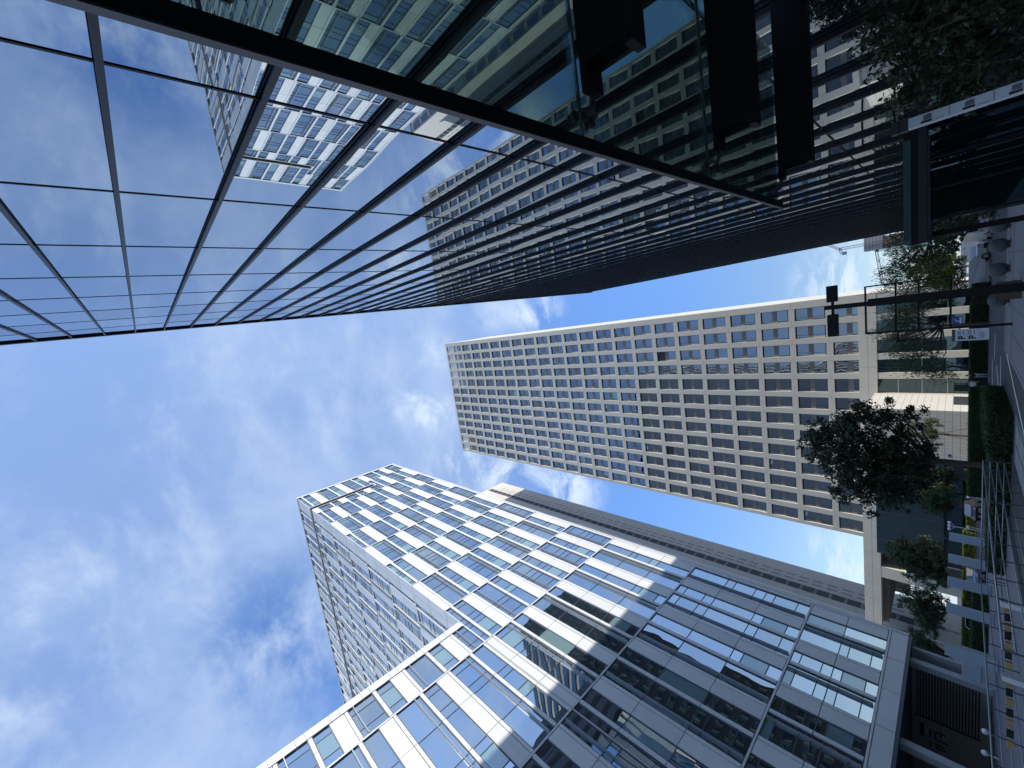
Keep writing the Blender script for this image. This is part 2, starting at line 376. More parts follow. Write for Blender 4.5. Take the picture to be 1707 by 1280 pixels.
# glass canopy over the entrance
XE, ZC = 1.20, 1.86+H; CY1 = 6.30*XE
cj = [-6.7, -4.3, -2.0, .42, 2.7, 4.98, CY1]
cr = thing('canopy', None, None, (XE, 0, ZC)); del_ = cr; cr.parent = D; cr.location = Vector((XE, 0, ZC))-Vector(D.location)
for k in range(len(cj)-1):
    m = MB(); m.box(XE+.06, XD-.4, cj[k]+.012, cj[k+1]-.012, ZC+.0, ZC+.02, 'canopy_glass'); m.build('canopy_pane', cr)
m = MB(); m.box(XE-.03, XE+.05, -9, CY1, ZC-.05, ZC+.0, 'black_metal'); m.box(XE-.04, XE-.03, -9, CY1, ZC-.046, ZC-.004, 'grey_metal'); m.build('edge_beam', cr)  # grey strip paints the lit street side of the black beam
m = MB()
for y in cj[:-1]:
    m = MB(); m.box(XE+.06, XD-.4, y-.008, y+.008, ZC-.004, ZC+.022, 'seal_grey'); m.build('seal', cr)
for y in cj:
    m = MB(); yy = y if y < CY1 else CY1-.25
    m.box(1.62, XD+.1, yy-.10, yy+.07, ZC-.50, ZC-.44, 'black_metal'); m.box(1.62, XD+.1, yy-.02, yy+.02, ZC-.44, ZC-.14, 'black_metal'); m.box(1.50, XD+.1, yy-.10, yy+.07, ZC-.16, ZC-.10, 'black_metal')
    m.box(1.68, XD+.1, yy-.10, yy+.0, ZC-.44, ZC-.16, 'black_metal')
    m.build('bracket', cr)
    m = MB()
    m.tube([(1.62, yy, ZC-.13), (1.43, yy, ZC-.10), (1.40, yy, ZC-.06)], .022, 'grey_metal')
    for sgn in (-1, 1):
        m.tube([(1.42, yy, ZC-.09), (1.41, yy+sgn*.09, ZC-.07), (1.39, yy+sgn*.10, ZC)], .014, 'grey_metal')
        m.lathe([(.034, -.028), (.038, -.012), (.038, 0)], (1.39, yy+sgn*.10, ZC), 'grey_metal', 12)
        m.lathe([(.03, 0), (.03, .012)], (1.39, yy+sgn*.10, ZC+.021), 'grey_metal', 12)
    m.build('spider_fitting', cr)
# small entrance porch further along the wall
pr = thing('porch', None, None, (XD, 16.3, 0)); pr.parent = D; pr.location = Vector((XD, 16.3, 0))-Vector(D.location)
PY = 16.3
m = MB(); m.box(.60, XD+.01, PY, PY+2.4, 3.02, 3.30, 'black_metal'); m.box(.60, XD, PY, PY+2.4, 2.85, 3.02, 'black')
for k in range(9): m.box(.8, XD-.45, PY+.15+k*.25, PY+.2+k*.25, 2.80, 2.85, 'alu_dark')
m.build('roof', pr)
m = MB(); m.box(.56, .595, PY-.02, PY+2.4, 2.84, 3.31, 'teal_glass'); m.box(.56, XD-.43, PY-.05, PY-.02, 3.16, 3.31, 'teal_glass'); m.build('fascia', pr)
m = MB(); m.box(1.25, XD, PY+.35, PY+.42, .13, 2.84, 'lobby_glass'); m.box(1.25, 1.3, PY+.42, PY+2.3, .13, 2.84, 'lobby_glass')
m.build('glass_screen', pr)
m = MB()
for x in (1.2, 2.0, 2.8):
    m = MB(); m.box(x-.03, x+.03, PY+.28, PY+.35, .13, 2.84, 'black_metal'); m.build('post', pr)
m = MB(); m.box(.8, .95, PY+1.9, PY+2.05, .13, 2.84, 'black_metal'); m.build('post', pr)

# ------------------------------------------------------------ striped tower standing behind it (seen mirrored in the white tower)
T = thing('striped_office_tower', 'brown and dark striped tower behind the glass building, seen mirrored in the white tower windows', 'building', (30, 74, 0))
m = MB(); m.box(12, 40, 64, 84, 0, 86, 'black'); m.build('wall', T)
m = MB()
for k in range(30): m.box(11.9, 12, 65, 83, 3+k*2.8, 4.5+k*2.8, 'lobby_glass'); m.box(13, 39, 63.9, 64, 3+k*2.8, 4.5+k*2.8, 'lobby_glass')
m.build('window_band', T)

# ------------------------------------------------------------ white and blue tower on the left
XW, WY0, WY1, WT = -36.0, 23.25, 50.55, 116.6
WB = thing('white_panel_tower', 'tall tower of checkered blue glass and white panels, dark slot near its roof', 'building', (XW, WY0, 0))
rows = [4.45, 11.0, 24.2, 37.35, 46.05, 55.0, 64.0, 73.0, 82.0, 91.0, 100.0]
def segs(par, s0, s1):
    """panel / window pattern along a facade, s decreasing away from the far corner"""
    a0 = 47.45 if par else 44.15; out = []; k = -3
    while True:
        a = a0-6.5*k; k += 1
        if a < s0-7: break
        for typ, q0, q1 in (('panel', a-1.85, a), ('narrow', a-3.45, a-1.85), ('strip', a-3.9, a-3.45), ('wideA' if par else 'wideB', a-6.5, a-3.9)):
            q0 = max(q0, s0); q1 = min(q1, s1)
            if q1-q0 > .15: out.append((typ, q0, q1))
    return out
def facade(root, tf, zrows, s0, s1, center, skipfn=None, wname='window', cap=100, parity0=0):
    """tf(s, depth, z): depth>0 sticks out of the wall"""
    wall = MB(); items = []
    def bx(mb, a, b, d0, d1, z0, z1, mt):
        p, q = tf(a, d0, z0+H), tf(b, d1, z1+H); mb.box(p[0], q[0], p[1], q[1], p[2], q[2], mt)
    for r in range(len(zrows)-1):
        z0, z1 = zrows[r], zrows[r+1]
        if z1 <= z0: continue
        big = z1-z0 > 11
        bx(wall, s0, s1, -.1, .03, z0, z0+.16, 'white_strip')
        for typ, a, b in segs((r+parity0) % 2, s0, s1):
            if skipfn and skipfn(a, b, z0, z1): continue
            if typ == 'panel':
                n = 3 if big else (2 if z1-z0 > 5 else 1)
                for k in range(n):
                    q0 = z0+.22+(z1-z0-.22)*k/n; q1 = z0+.22+(z1-z0-.22)*(k+1)/n-.06
                    if b-a > 1.2:
                        bx(wall, a+.03, b-.42, -.1, .0, q0, q1, 'white_panel'); bx(wall, b-.36, b-.04, -.1, .004, q0, q1, 'white_panel')
                    else: bx(wall, a+.02, b-.02, -.1, 0, q0, q1, 'white_panel')
            elif typ == 'strip':
                n = 3 if big else 2
                for k in range(n):
                    q0 = z0+.23+(z1-z0-.24)*k/n; q1 = z0+.23+(z1-z0-.24)*(k+1)/n-.06
                    bx(wall, a+.05, b-.05, -.1, .05, q0, q1, 'white_strip')
            else:
                mb = MB(); rnd = random.Random(int(a*77+z0*13))
                zz0, zz1 = z0+.17, z1-.01; n = 3 if big else 2
                if z1-z0 < 5: n = 1
                cuts = []
                for k in range(n):
                    u0 = zz0+(zz1-zz0)*k/n; u1 = zz0+(zz1-zz0)*(k+1)/n
                    h_ = u1-u0; c1 = u0+h_*.26; c2 = u0+h_*.78
                    cuts += [(u0, c1), (c1, c2), (c2, u1)] if rnd.random() < (.8 if (z1-z0) < 11 else .35) else [(u0, u1)]
                fx = None
                if typ == 'wideA' and b-a > 1.5: fx = a+.55
                if typ == 'wideB' and b-a > 1.5: fx = b-.55
                cols = [(a, b)] if fx is None else [(a, fx), (fx, b)]
                for (u0, u1) in cuts:
                    for (c0, c1) in cols:
                        P = [tf(c0+.04, -.13, u0+.03+H), tf(c1-.04, -.13, u0+.03+H), tf(c1-.04, -.13, u1-.03+H), tf(c0+.04, -.13, u1-.03+H)]
                        nrm = (Vector(P[1])-Vector(P[0])).cross(Vector(P[2])-Vector(P[1])); out = Vector(tf(0, 1, 0))-Vector(tf(0, 0, 0))
                        if nrm.dot(out) < 0: P = P[::-1]
                        mb.poly(P, 'W_glass')
                    bx(mb, a, b, -.18, -.09, u1-.035, u1+.035, 'alu_dark')
                bx(mb, a, a+.05, -.18, -.06, zz0, zz1, 'alu_dark'); bx(mb, b-.05, b, -.18, -.06, zz0, zz1, 'alu_dark')
                if fx is not None: bx(mb, fx-.04, fx+.04, -.16, .14, zz0+.1, zz1-.02, 'fin_w')
                c = tf((a+b)/2, 0, (z0+z1)/2+H)
                items.append((proj_area(c, math.sqrt((z1-z0)*(b-a))), mb))
    return wall, items
tfF = lambda s, d, z: (XW+d, s, z)
tfS = lambda s, d, z: (XW-(47.4-s), WY0-d, z)          # side face: s falls away to the left
slot_y = 39.3
wf, itf = facade(WB, tfF, rows, WY0+.02, WY1, None)
w1, i1 = facade(WB, tfF, [100.0, 104.0], WY0+.02, slot_y, None)
w2, i2 = facade(WB, tfF, [105.6, 115.9], WY0+.02, slot_y, None, parity0=1)
w3, i3 = facade(WB, tfF, [100.0, 109.0, 115.9], slot_y, WY1, None)
def rect(mb, tf, a, b, d0, d1, z0, z1, mt):
    p, q = tf(a, d0, z0+H), tf(b, d1, z1+H); mb.box(p[0], q[0], p[1], q[1], p[2], q[2], mt)
SL = 47.4-84.0                                         # far end of the side face
def joinmb(l):
    r = MB()
    for mb in l:
        b = len(r.v); r.v += mb.v
        for f, i in zip(mb.f, mb.mi): r.f.append(tuple(k+b for k in f)); r.mi.append(r.mid(mb.mats[i]))
    return r
sw, si = facade(WB, tfS, rows[3:]+[104.0], SL, 44.6, None)
sw2, si2 = facade(WB, tfS, [105.6, 115.9], SL, 44.6, None, parity0=1)
wall = joinmb([wf, w1, w2, w3, sw, sw2])
# backing volume with a real recess for the slot
wall.box(XW-84, XW-.2, WY0+.2, WY1-.1, 3.16+H, 104.0+H-.1, 'joint'); wall.box(XW-84, XW-.9, WY0+.9, WY1-.9, 104+H-.1, 105.7+H, 'brown')
wall.box(XW-.9, XW-.2, slot_y, WY1-.1, 104+H-.1, 105.7+H, 'white_panel'); wall.box(XW-84, XW-.2, WY0+.2, WY1-.1, 105.7+H, WT-.4+H, 'spandrel')
rect(wall, tfF, WY0+.02, slot_y, -.18, .04, 103.75, 103.95, 'white_strip'); rect(wall, tfF, WY0+.02, slot_y+.02, -.18, .06, 105.5, 105.75, 'white_strip'); rect(wall, tfF, slot_y-.02, slot_y+.32, -.9, .11, 103.7, 105.75, 'white_strip')
rect(wall, tfS, SL, 47.2, -.18, .04, 103.75, 103.95, 'white_strip'); rect(wall, tfS, SL, 47.2, -.18, .06, 105.5, 105.75, 'white_strip')
# pale corner panels on the side face
for j in range(3, len(rows)-1):
    for q in range(2):
        za = rows[j]+(rows[j+1]-rows[j])*q/2; zb = rows[j]+(rows[j+1]-rows[j])*(q+1)/2
        rect(wall, tfS, 46.08, 47.35, -.1, .0, za+.06, zb-.06, 'white_panel'); rect(wall, tfS, 44.70, 45.98, -.1, .0, za+.06, zb-.06, 'white_panel')
for za, zb in ((100, 103.7), (105.75, 110.8), (110.8, 115.85)):
    rect(wall, tfS, 46.08, 47.35, -.1, .0, za+.06, zb-.06, 'white_panel'); rect(wall, tfS, 44.70, 45.98, -.1, .0, za+.06, zb-.06, 'white_panel')
# far edge strip, parapet, underside
wall.box(XW-84, XW+.10, WY1-.02, WY1+.16, 3.2+H, WT+H, 'white_strip')
wall.box(XW-84, XW+.12, WY0-.12, WY1+.16, 115.9+H, WT+H, 'white_strip')
for k in range(7): rect(wall, tfF, 50.5-3.25*(k+1)*1.3+.03, 50.5-3.25*k*1.3-.03, -.2, .0, 3.2, 4.4, 'white_panel') if 50.5-3.25*(k+1)*1.3 > WY0 else None
rect(wall, tfF, WY0, WY1, -84, .05, 2.95, 3.16, 'alu_dark')
wall.box(XW-60, XW-20, WY0+3, WY1-.9, 0, 2.95+H, 'grey_wall')
wall.build('wall', WB)
items = itf+i1+i2+i3+si+si2
split_parts(items, 'window', WB, 'windows')
for y in (28, 38, 48):
    m = MB(); m.box(XW-1.2, XW-.6, y-.3, y+.3, 0, 2.94+H, 'grey_wall'); m.build('column', WB)
# recessed grey wall with louvres, facing the camera under the overhang
m = MB(); m.box(-56, -36.6, 49.7, 50.0, 0, 2.94+H, 'grey_wall')
m.build('podium_wall', WB)
m = MB()
for k in range(21): m.box(-43.8, -38.6, 49.6, 49.69, .75+k*.2, .84+k*.2, 'louvre_dk')
m.box(-43.9, -43.8, 49.58, 49.7, .65, 5.0, 'grey_metal'); m.box(-38.6, -38.5, 49.58, 49.7, .65, 5.0, 'grey_metal')
m.build('louvre', WB)
m = MB()                                               # worn characters on the wall
for (x, z, a, b) in ((-45.4, 3.9, .9, .12), (-45.4, 3.55, .9, .1), (-45.2, 3.2, .6, .1), (-45.0, 3.3, .1, .9), (-45.9, 3.1, .12, .8), (-46.6, 3.9, .6, .1), (-46.4, 3.3, .1, .8), (-46.8, 3.2, .1, .7), (-46.6, 3.4, .5, .1), (-45.4, 4.5, 1.4, .3)):
    m.box(x-a/2, x+a/2, 49.66, 49.70, z-b/2, z+b/2, 'louvre_dk')
m.build('lettering', WB)

# lower wing beside the tower: same facade, running towards and past the camera
WG = thing('white_office_wing', 'lower white and blue office block in front of the tall checkered tower', 'building', (XW, 20, 0))
WLOW = -42.0
gw, gi = facade(WG, tfF, [4.45, 11.0, 24.2, 37.35, 41.75], WLOW, WY0-.12, None)
gw.box(XW-40, XW-.2, WLOW, WY0-.2, 3.2+H, 42.6+H, 'joint')
k = 0; y = WY0-.12
while y > WLOW:
    a = max(y-(.9 if k % 2 else 2.35), WLOW); rect(gw, tfF, a+.02, y-.02, -.5, .06, 41.8, 42.75, 'white_strip'); y = a; k += 1
gw.box(XW-40, XW-.52, WLOW, WY0-.1, 42.2+H, 42.7+H, 'white_strip')
rect(gw, tfF, WLOW, WY0-.12, -.3, .04, 3.16, 4.42, 'white_panel'); rect(gw, tfF, WLOW, WY0-.12, -40, .05, 2.95, 3.16, 'alu_dark')
rect(gw, tfF, WY0-.10, WY0-.03, -.2, .03, 3.2, 42.6, 'white_strip')
gw.box(XW-40, XW-14, WLOW, WY0-.2, 0, 2.95+H, 'grey_wall')
gw.build('wall', WG)
split_parts(gi, 'window', WG, 'windows')

# ------------------------------------------------------------ beige gridded tower, straight ahead
YB = 120.0; BX0, BX1, BT = -.521*YB, -.0375*YB, 1.525*YB
B = thing('beige_grid_tower', 'tall beige stone tower with a square grid of deep paired windows', 'building', ((BX0+BX1)/2, YB, 0))
xc = [-.0628*YB-4.376*k for k in range(13)]; zc = [(.1411+.06173*k)*YB for k in range(22)]
wall = MB(); XH = 1.5; ZH = 3.06
xe = [BX1]+[(xc[k]+xc[k+1])/2 for k in range(12)]+[BX0]
def st(a, b, y0, y1, z0, z1, mt='beige'): wall.box(a, b, YB+y0, YB+y1, z0+H, z1+H, mt)
zlow, ztop = zc[0]-3.7, zc[-1]+3.7
ed = [BX1]+[v for x in xc for v in (x+XH, x-XH)]+[BX0]
for k in range(0, len(ed), 2):                         # piers, broken at the storey joints
    for j in range(22): st(ed[k], ed[k+1], 0, .9, zc[j]-3.7+.012, zc[j]+3.7-.012)
for x in xc:
    for j in range(22):
        st(x+XH, x-XH, .015, .9, zc[j]+ZH, zc[j]+3.7); st(x+XH, x-XH, .015, .9, zc[j]-3.7, zc[j]-ZH)
st(BX1, BX0, .9, 30, -H, BT-2, 'joint')
wall.box(BX1-.0, BX1+.18, YB+.05, YB+30, 0, BT+H, 'beige_lt')
st(BX1, BX0, .0, .9, BT-1.0, BT); st(BX1, BX0, 29, 30, BT-2.4, BT)
st(BX1, BX1-1, .9, 30, BT-2.4, BT-.02)
for k in range(0, len(ed), 2): st(ed[k], ed[k+1], 0, .9, ztop, BT-1.0)
st(BX1, BX0, .02, .9, ztop, ztop+.5)
# lobby storey: tall piers, and the long stone beam running on to the left
for k in range(0, len(ed), 2): st(ed[k]-.0, ed[k+1], .02, .9, -H, zlow, 'beige')
st(BX1, -86, -.05, 3.2, .1025*YB, .1285*YB); st(BX1, -86, 3.2, 3.3, .1025*YB, .1285*YB, 'joint')
for k in range(20): wall.box(BX1-4.1*k-.015, BX1-4.1*k+.015, YB-.056, YB-.05, .1025*YB+H+.02, .1285*YB+H-.02, 'spandrel')
st(BX1, -86, -.054, -.05, .115*YB, .1155*YB, 'spandrel')
wall.build('wall', B)
m = MB()                                               # frame of the covered passage at the left of the tower
m.box(-72, -69.2, YB-.02, YB+14, 0, .1025*YB+H, 'beige'); m.box(-63.6, -62.6, YB+.1, YB+20, 0, .1025*YB+H, 'spandrel')
m.box(-86, -62.6, YB+18, YB+20, .070*YB+H, .094*YB+H, 'beige')
m.box(-86, -62.6, YB+3.3, YB+20, .094*YB+H, .1025*YB+H, 'spandrel'); m.build('passage_frame', B)
items = []
for i, x in enumerate(xc):
    for j, z in enumerate(zc):
        mb = MB(); rnd = random.Random(i*100+j); yb = YB+.5
        top = z+ZH if j < 21 else BT-1.6
        def pn(z0, z1, mt='B_glass'): mb.poly([(x-XH, yb, z0+H), (x+XH, yb, z0+H), (x+XH, yb, z1+H), (x-XH, yb, z1+H)], mt)
        if j == 21 and i < 5:                          # roof frames: white board painted in for the bright sky behind
            pn(z-ZH, z+.6); mb.box(x-XH, x+XH, yb-.06, yb+.05, z+.5+H, z+1.0+H, 'beige')
            mb.box(x-XH, x+XH, yb+.2, yb+.3, z+1.0+H, top+H, 'white_paint')
        elif j == 21 and i >= 11:
            mb.box(x-XH, x+XH, yb+.1, yb+.2, z-ZH+H, top+H, 'rust'); mb.box(x-XH, x+XH, yb, yb+.08, z+2.2+H, top+H, 'white_paint')
        elif j == 21:
            pn(z-ZH+.2, top-.1)
            for q in range(1, 5): qq = z-ZH+(top-z+ZH)*q/5; mb.box(x-XH, x+XH, yb-.08, yb+.05, qq-.06+H, qq+.06+H, 'alu_dark')
        else:
            t2 = z+ZH if j < 21 else top
            op = rnd.random()
            pn(z-ZH+.2, z-.5); pn(z+.5, t2-.12, 'louvre_dk' if op < .012 else 'B_glass')
            mb.box(x-XH, x+XH, yb-.10, yb+.05, z-.5+H, z+.5+H, 'spandrel')
            for zz_ in (z-ZH+.16, t2-.14): mb.box(x-XH, x+XH, yb-.08, yb+.05, zz_-.1+H, zz_+.1+H, 'louvre_dk')
            for xx_ in (x-XH+.05, x+XH-.05): mb.box(xx_-.08, xx_+.08, yb-.08, yb+.05, z-ZH+H, t2+H, 'louvre_dk')
            mb.box(x-XH+.1, x-XH+.3, yb-.09, yb+.0, z-ZH+.25+H, z-.5+H, 'pale_strip' if rnd.random() < .35 and j < 16 else 'alu_dark')  # some lower panes get a pale upright strip at the left
            if rnd.random() < .3 and j > 2:
                for (q0, q1) in ((z-ZH+.25, z-.5), (z+.5, t2-.2)):
                    if rnd.random() < .6:
                        hb = rnd.uniform(.25, 1.7); xa = x-XH+.12; xb = x+XH-.12 if rnd.random() < .5 else x+rnd.uniform(-.5, .5)
                        mb.box(xa, xb, yb-.03, yb-.012, q1-hb+H, q1+H, 'blind')
            if j % 2: mb.box(x-XH+.7, x-XH+.78, yb-.05, yb+.0, z-ZH+.25+H, t2-.2+H, 'alu_dark')
            if rnd.random() < .07:
                a = rnd.uniform(.1, 1.4); mb.box(x-XH+a, x-XH+a+1.2, yb-.04, yb-.02, z+2.3+H, z+2.7+H, 'white_paint')
        items.append((proj_area((x, YB, z+H), 4), mb))
split_parts(items, 'window', B, 'windows')
m = MB()                                               # tall lobby glazing
for x in xc:
    if x < -26: continue
    zt_ = .1025*YB
    for (z0, z1) in ((-H+.2, 1.5), (1.6, 5.2), (5.3, 8.9), (9.0, zt_)):
        m.poly([(x-XH, YB+.7, z0+H), (x+XH, YB+.7, z0+H), (x+XH, YB+.7, z1+H), (x-XH, YB+.7, z1+H)], 'lobby_glass')
        m.box(x-XH, x+XH, YB+.6, YB+.75, z1+H, z1+.1+H, 'steel')
m.build('lobby_glazing', B)
m = MB(); m.box(-62.5, -35.9, YB-6, YB+.8, 0, .1025*YB+H, 'lobby_glass')
for k in range(9): m.box(-36-3.3*k-.06, -36-3.3*k+.06, YB-6.08, YB-6, 0, .1025*YB+H, 'louvre_dk')
for z in (4.5, 9.0): m.box(-62.5, -35.9, YB-6.07, YB-6, z, z+.12, 'louvre_dk')
m.build('dark_glass_lobby', B)
m = MB()                                               # tiled stone box projecting in front of the lobby
bx0, bx1, by0, bzt = -.3385*106, -.2515*106, 106.0, .118*106
for k in range(14):
    for j in range(15):
        xa = bx1-(bx1-bx0)*k/14*1.0; xb = bx1-(bx1-bx0)*(k+1)/14
        za, zb = (bzt+H)*j/15, (bzt+H)*(j+1)/15
        if j % 2 == 0 or k % 1 == 0: m.box(xb+.015, xa-.015, by0, by0+.05, za+.02, zb-.02, 'grey_stone') if k % 2 == 0 else m.box(xb-.0, xa-.015, by0, by0+.05, za+.02, zb-.02, 'grey_stone')
m.box(bx0, bx1, by0+.06, YB-6.1 if False else YB, 0, bzt+H-.03, 'joint')
for j in range(15): m.box(bx1-.02, bx1+.05, by0+.02, YB, (bzt+H)*j/15+.02, (bzt+H)*(j+1)/15-.02, 'beige_lt')
m.box(bx0-.05, bx1+.08, by0-.03, YB, bzt+H-.03, bzt+H+.25, 'beige_lt')
m.build('stone_box', B)
m = MB(); m.box(bx1+.04, bx1+.1, by0+5, by0+12, .2, 2.9, 'louvre_dk'); m.box(-.345*106+1.2, -.345*106+1.7, by0-.03, by0+.01, 3.1, 3.5, 'sign_blue'); m.build('entrance_door', B)

# ------------------------------------------------------------ grey stone tower half hidden behind the white one
XG = -90.0
G = thing('grey_stone_tower', 'grey stone tower with a dark vertical window strip, mostly hidden behind the white tower', 'building', (XG, 130, 0))
m = MB(); gy0, gy1, gzt = 119.5, 143.2, 2.02*90
for k in range(26):
    z0 = gzt-(k+1)*7.1; z1 = z0+7.06
    if z1 < -2: break
    for (a, b) in ((134.0, gy1), (gy0, 131.2)):
        m.box(XG-.3, XG, a, b, max(z0+H, 0), z1+H, 'grey_stone')
m.box(XG-30, XG-.3, gy0+.3, gy1-.1, 0, gzt+H, 'grey_stone'); m.box(XG-30, XG-.05, gy0, gy1, gzt+H-.2, gzt+H+.6, 'grey_stone')
m.box(XG-.3, XG+.25, 127.4, 127.9, 0, gzt*.62+H, 'white_strip')  # white strip painted in for a sunlit pier edge
m.build('wall', G)
m = MB()
for k in range(50):
    z0 = gzt-4-k*3.55; 
    if z0 < 2: break
    m.box(XG-.28, XG-.1, 131.25, 133.95, z0+H, z0+2.7+H, 'louvre_dk'); m.box(XG-.28, XG-.06, 131.25, 133.95, z0-.8+H, z0-.1+H, 'spandrel')
m.build('window_strip', G)
m = MB()
for k in range(49):
    z0 = gzt-9-k*3.55
    if z0 < 2: break
    for a in (135.6, 137.6): m.box(XG-.02, XG+.03, a, a+.28, z0+H, z0+2.5+H, 'louvre_dk')
tag(m.build('slot_vent', G), None, kind='stuff')
m = MB()
for k in range(24):
    z0 = gzt-8-k*7.1; m.box(XG-3.6, XG-1.2, gy0-.05, gy0+.0, z0+H, z0+5.2+H, 'B_glass'); m.box(XG-9, XG-5, gy0-.05, gy0, z0+H, z0+5.2+H, 'B_glass')
m.build('window', G)

# ------------------------------------------------------------ far construction site with tower cranes
m = MB(); C_ = thing('unfinished_building', 'distant concrete tower under construction, its top wrapped in grey screens', 'building', (20, 400, 0))
m.box(16.6, 24, 402, 410, 0, 40, 'rust'); 
for k in range(14): m.box(16.2, 25, 399.6, 410, k*2.9+.3, k*2.9+.9, 'rust')
for x in (16.2, 18.6, 21, 23.4): m.box(x, x+.9, 399.6, 401, 0, 40, 'rust')
m.build('frame', C_)
m = MB(); m.box(15.9, 25.4, 399.3, 411, 39.2, 49.2, 'screen_gr'); 
for k in range(5): m.box(15.8, 25.5, 399.2, 399.3, 40.5+k*1.9, 40.8+k*1.9, 'rust')
m.build('safety_screen', C_)
def lattice(mb, a, b, w_, n, mt, r=.12):
    a = Vector(a); b = Vector(b); d = (b-a); up = Vector((0, 0, 1)) if abs(d.normalized().z) < .8 else Vector((0, 1, 0))
    sx_ = d.cross(up).normalized()*w_/2; sy_ = sx_.cross(d).normalized()*w_/2
    cor = [sx_+sy_, sx_-sy_, -sx_-sy_, -sx_+sy_]
    for c in cor: mb.tube([a+c, b+c], r, mt, 4)
    for k in range(n):
        for q in range(4):
            mb.tube([a+d*k/n+cor[q], a+d*(k+1)/n+cor[(q+1) % 4]], r*.6, mt, 3)
def crane(lab, x, y, zt, tip, back, cab):
    c = thing('tower_crane', lab, 'crane', (x, y, 0), 'tower cranes over the building site')
    mb = MB(); lattice(mb, (x, y, 0), (x, y, zt), 1.7, 26, 'rust', .16); mb.build('mast', c)
    mb = MB(); lattice(mb, (x, y, zt), tip, 1.4, 14, 'rust', .15); mb.build('jib', c)
    mb = MB(); lattice(mb, (x, y, zt), back, 1.4, 4, 'screen_gr', .15); mb.box(back[0]-1.1, back[0]+1.1, back[1]-1, back[1]+1, back[2]-2.6, back[2]-.2, 'screen_gr'); mb.build('counter_jib', c)
    mb = MB(); mb.box(x-1, x+1, y-2.4, y-.9, zt-1.8, zt+.4, 'white_paint'); mb.box(x-.8, x+.8, y-2.45, y-2.4, zt-1.2, zt, 'car_glass'); mb.build('cab', c)
    return c
crane('distant tower crane with luffing jib raised above the unfinished building', 20.8, 398, 63, (26.5, 398, 71), (17.2, 398, 61.5), 1)
crane('distant tower crane with a long level jib reaching out beside the screened building', 15.2, 404, 43.0, (-6.5, 404, 40.2), (19, 404, 44.5), 1)

# ------------------------------------------------------------ lamp post and sign frame
L = thing('lamp_post', 'tall black post with two boxy floodlight heads', 'lamp post', (-.8, 15, 0))
m = MB(); m.box(-.90, -.70, 14.9, 15.1, 0.13, 3.95, 'black_metal'); m.build('pole', L)
m = MB(); m.box(-.88, -.76, 14.94, 15.06, 3.95, 4.92, 'black_metal'); m.build('mast', L)
m = MB(); m.box(-.5, -1.12, 14.97, 15.04, 4.70, 4.76, 'black_metal'); m.build('arm', L)
for (a, b) in ((-.20, -.66), (-1.03, -1.66)):
    m = MB(); m.box(a, b, 14.86, 15.14, 4.62, 4.85, 'black_metal'); m.build('lamp_head', L, bevel=.012)
SG = thing('sign_frame', 'thin black metal frame standing on the pavement behind the lamp post', 'sign frame', (-4.15, 38, 0))
m = MB(); m.box(-4.22, -4.08, 37.93, 38.07, 0, 6.75, 'black_metal'); m.build('post', SG)
m = MB(); m.box(-.95, -.86, 37.95, 38.05, 2.72, 6.75, 'black_metal'); m.build('drop_bar', SG)
for z in (6.70, 5.15, 4.05, 2.62):
    m = MB(); m.box(-4.08, -.95 if z > 3 else -.86, 37.96, 38.04, z-.05, z+.05, 'black_metal'); m.build('cross_bar', SG)
m = MB(); m.box(-4.7, -4.22, 37.97, 38.03, 5.0, 5.1, 'black_metal'); m.box(-4.9, -4.7, 37.9, 38.1, 4.85, 5.12, 'black_metal'); m.box(-4.82, -4.76, 37.97, 38.03, 3.1, 4.9, 'black_metal'); m.build('side_lamp', SG)
def text(body, loc, rot, size, mt, parent, name='lettering', ext=.004):
    cu = bpy.data.curves.new(name, 'FONT'); cu.body = body; cu.size = size; cu.extrude = ext; cu.offset = size*.035; cu.align_x = 'CENTER'; cu.align_y = 'CENTER'
    o = bpy.data.objects.new(name, cu); COL.objects.link(o)
    dg = bpy.context.evaluated_depsgraph_get(); me = bpy.data.meshes.new_from_object(o.evaluated_get(dg)); bpy.data.objects.remove(o)
    me.materials.clear(); me.materials.append(M[mt])
    o = bpy.data.objects.new(name, me); COL.objects.link(o); o.rotation_euler = rot
    if parent: o.parent = parent; o.location = Vector(loc)-Vector(wloc(parent))
    else: o.location = loc
    return o
FR = (math.radians(90), 0, 0)
PS = thing('parking_sign', 'white parking sign with two letters P hung on the black frame post', 'sign', (-4.62, 37.9, 1.0))
m = MB(); m.box(-5.0, -4.28, 37.87, 37.92, 1.02, 2.42, 'sign_white'); m.build('panel', PS)
m = MB(); m.box(-5.02, -4.26, 37.9, 37.95, 2.42, 2.56, 'grey_metal'); m.box(-4.3, -4.2, 37.9, 37.98, 1.3, 1.36, 'black_metal'); m.box(-4.3, -4.2, 37.9, 37.98, 2.2, 2.26, 'black_metal'); m.build('bracket', PS)
text('P', (-4.80, 37.866, 2.12), FR, .44, 'black', PS); text('P', (-4.80, 37.866, 1.68), FR, .44, 'black', PS)
m = MB()
for z in (2.27, 2.20, 2.05, 1.83, 1.76, 1.61): m.box(-4.62, -4.36, 37.862, 37.87, z, z+.025, 'black')
for z in (1.36, 1.29, 1.22): m.box(-4.92, -4.5, 37.862, 37.87, z, z+.02, 'black')
m.box(-4.98, -4.30, 37.864, 37.87, 1.90, 1.906, 'grey_metal'); m.box(-4.98, -4.30, 37.864, 37.87, 1.47, 1.476, 'grey_metal'); m.lathe([(.03, 0), (.03, .01)], (-4.4, 37.866, 1.4), 'black', 8)
m.build('small_print', PS)
BS = thing('direction_sign', 'small blue and white sign hanging from the lowest bar of the frame', 'sign', (-3.7, 37.9, 2.1))
m = MB(); m.box(-3.95, -3.45, 37.93, 37.96, 2.12, 2.55, 'sign_blue'); m.build('panel', BS)
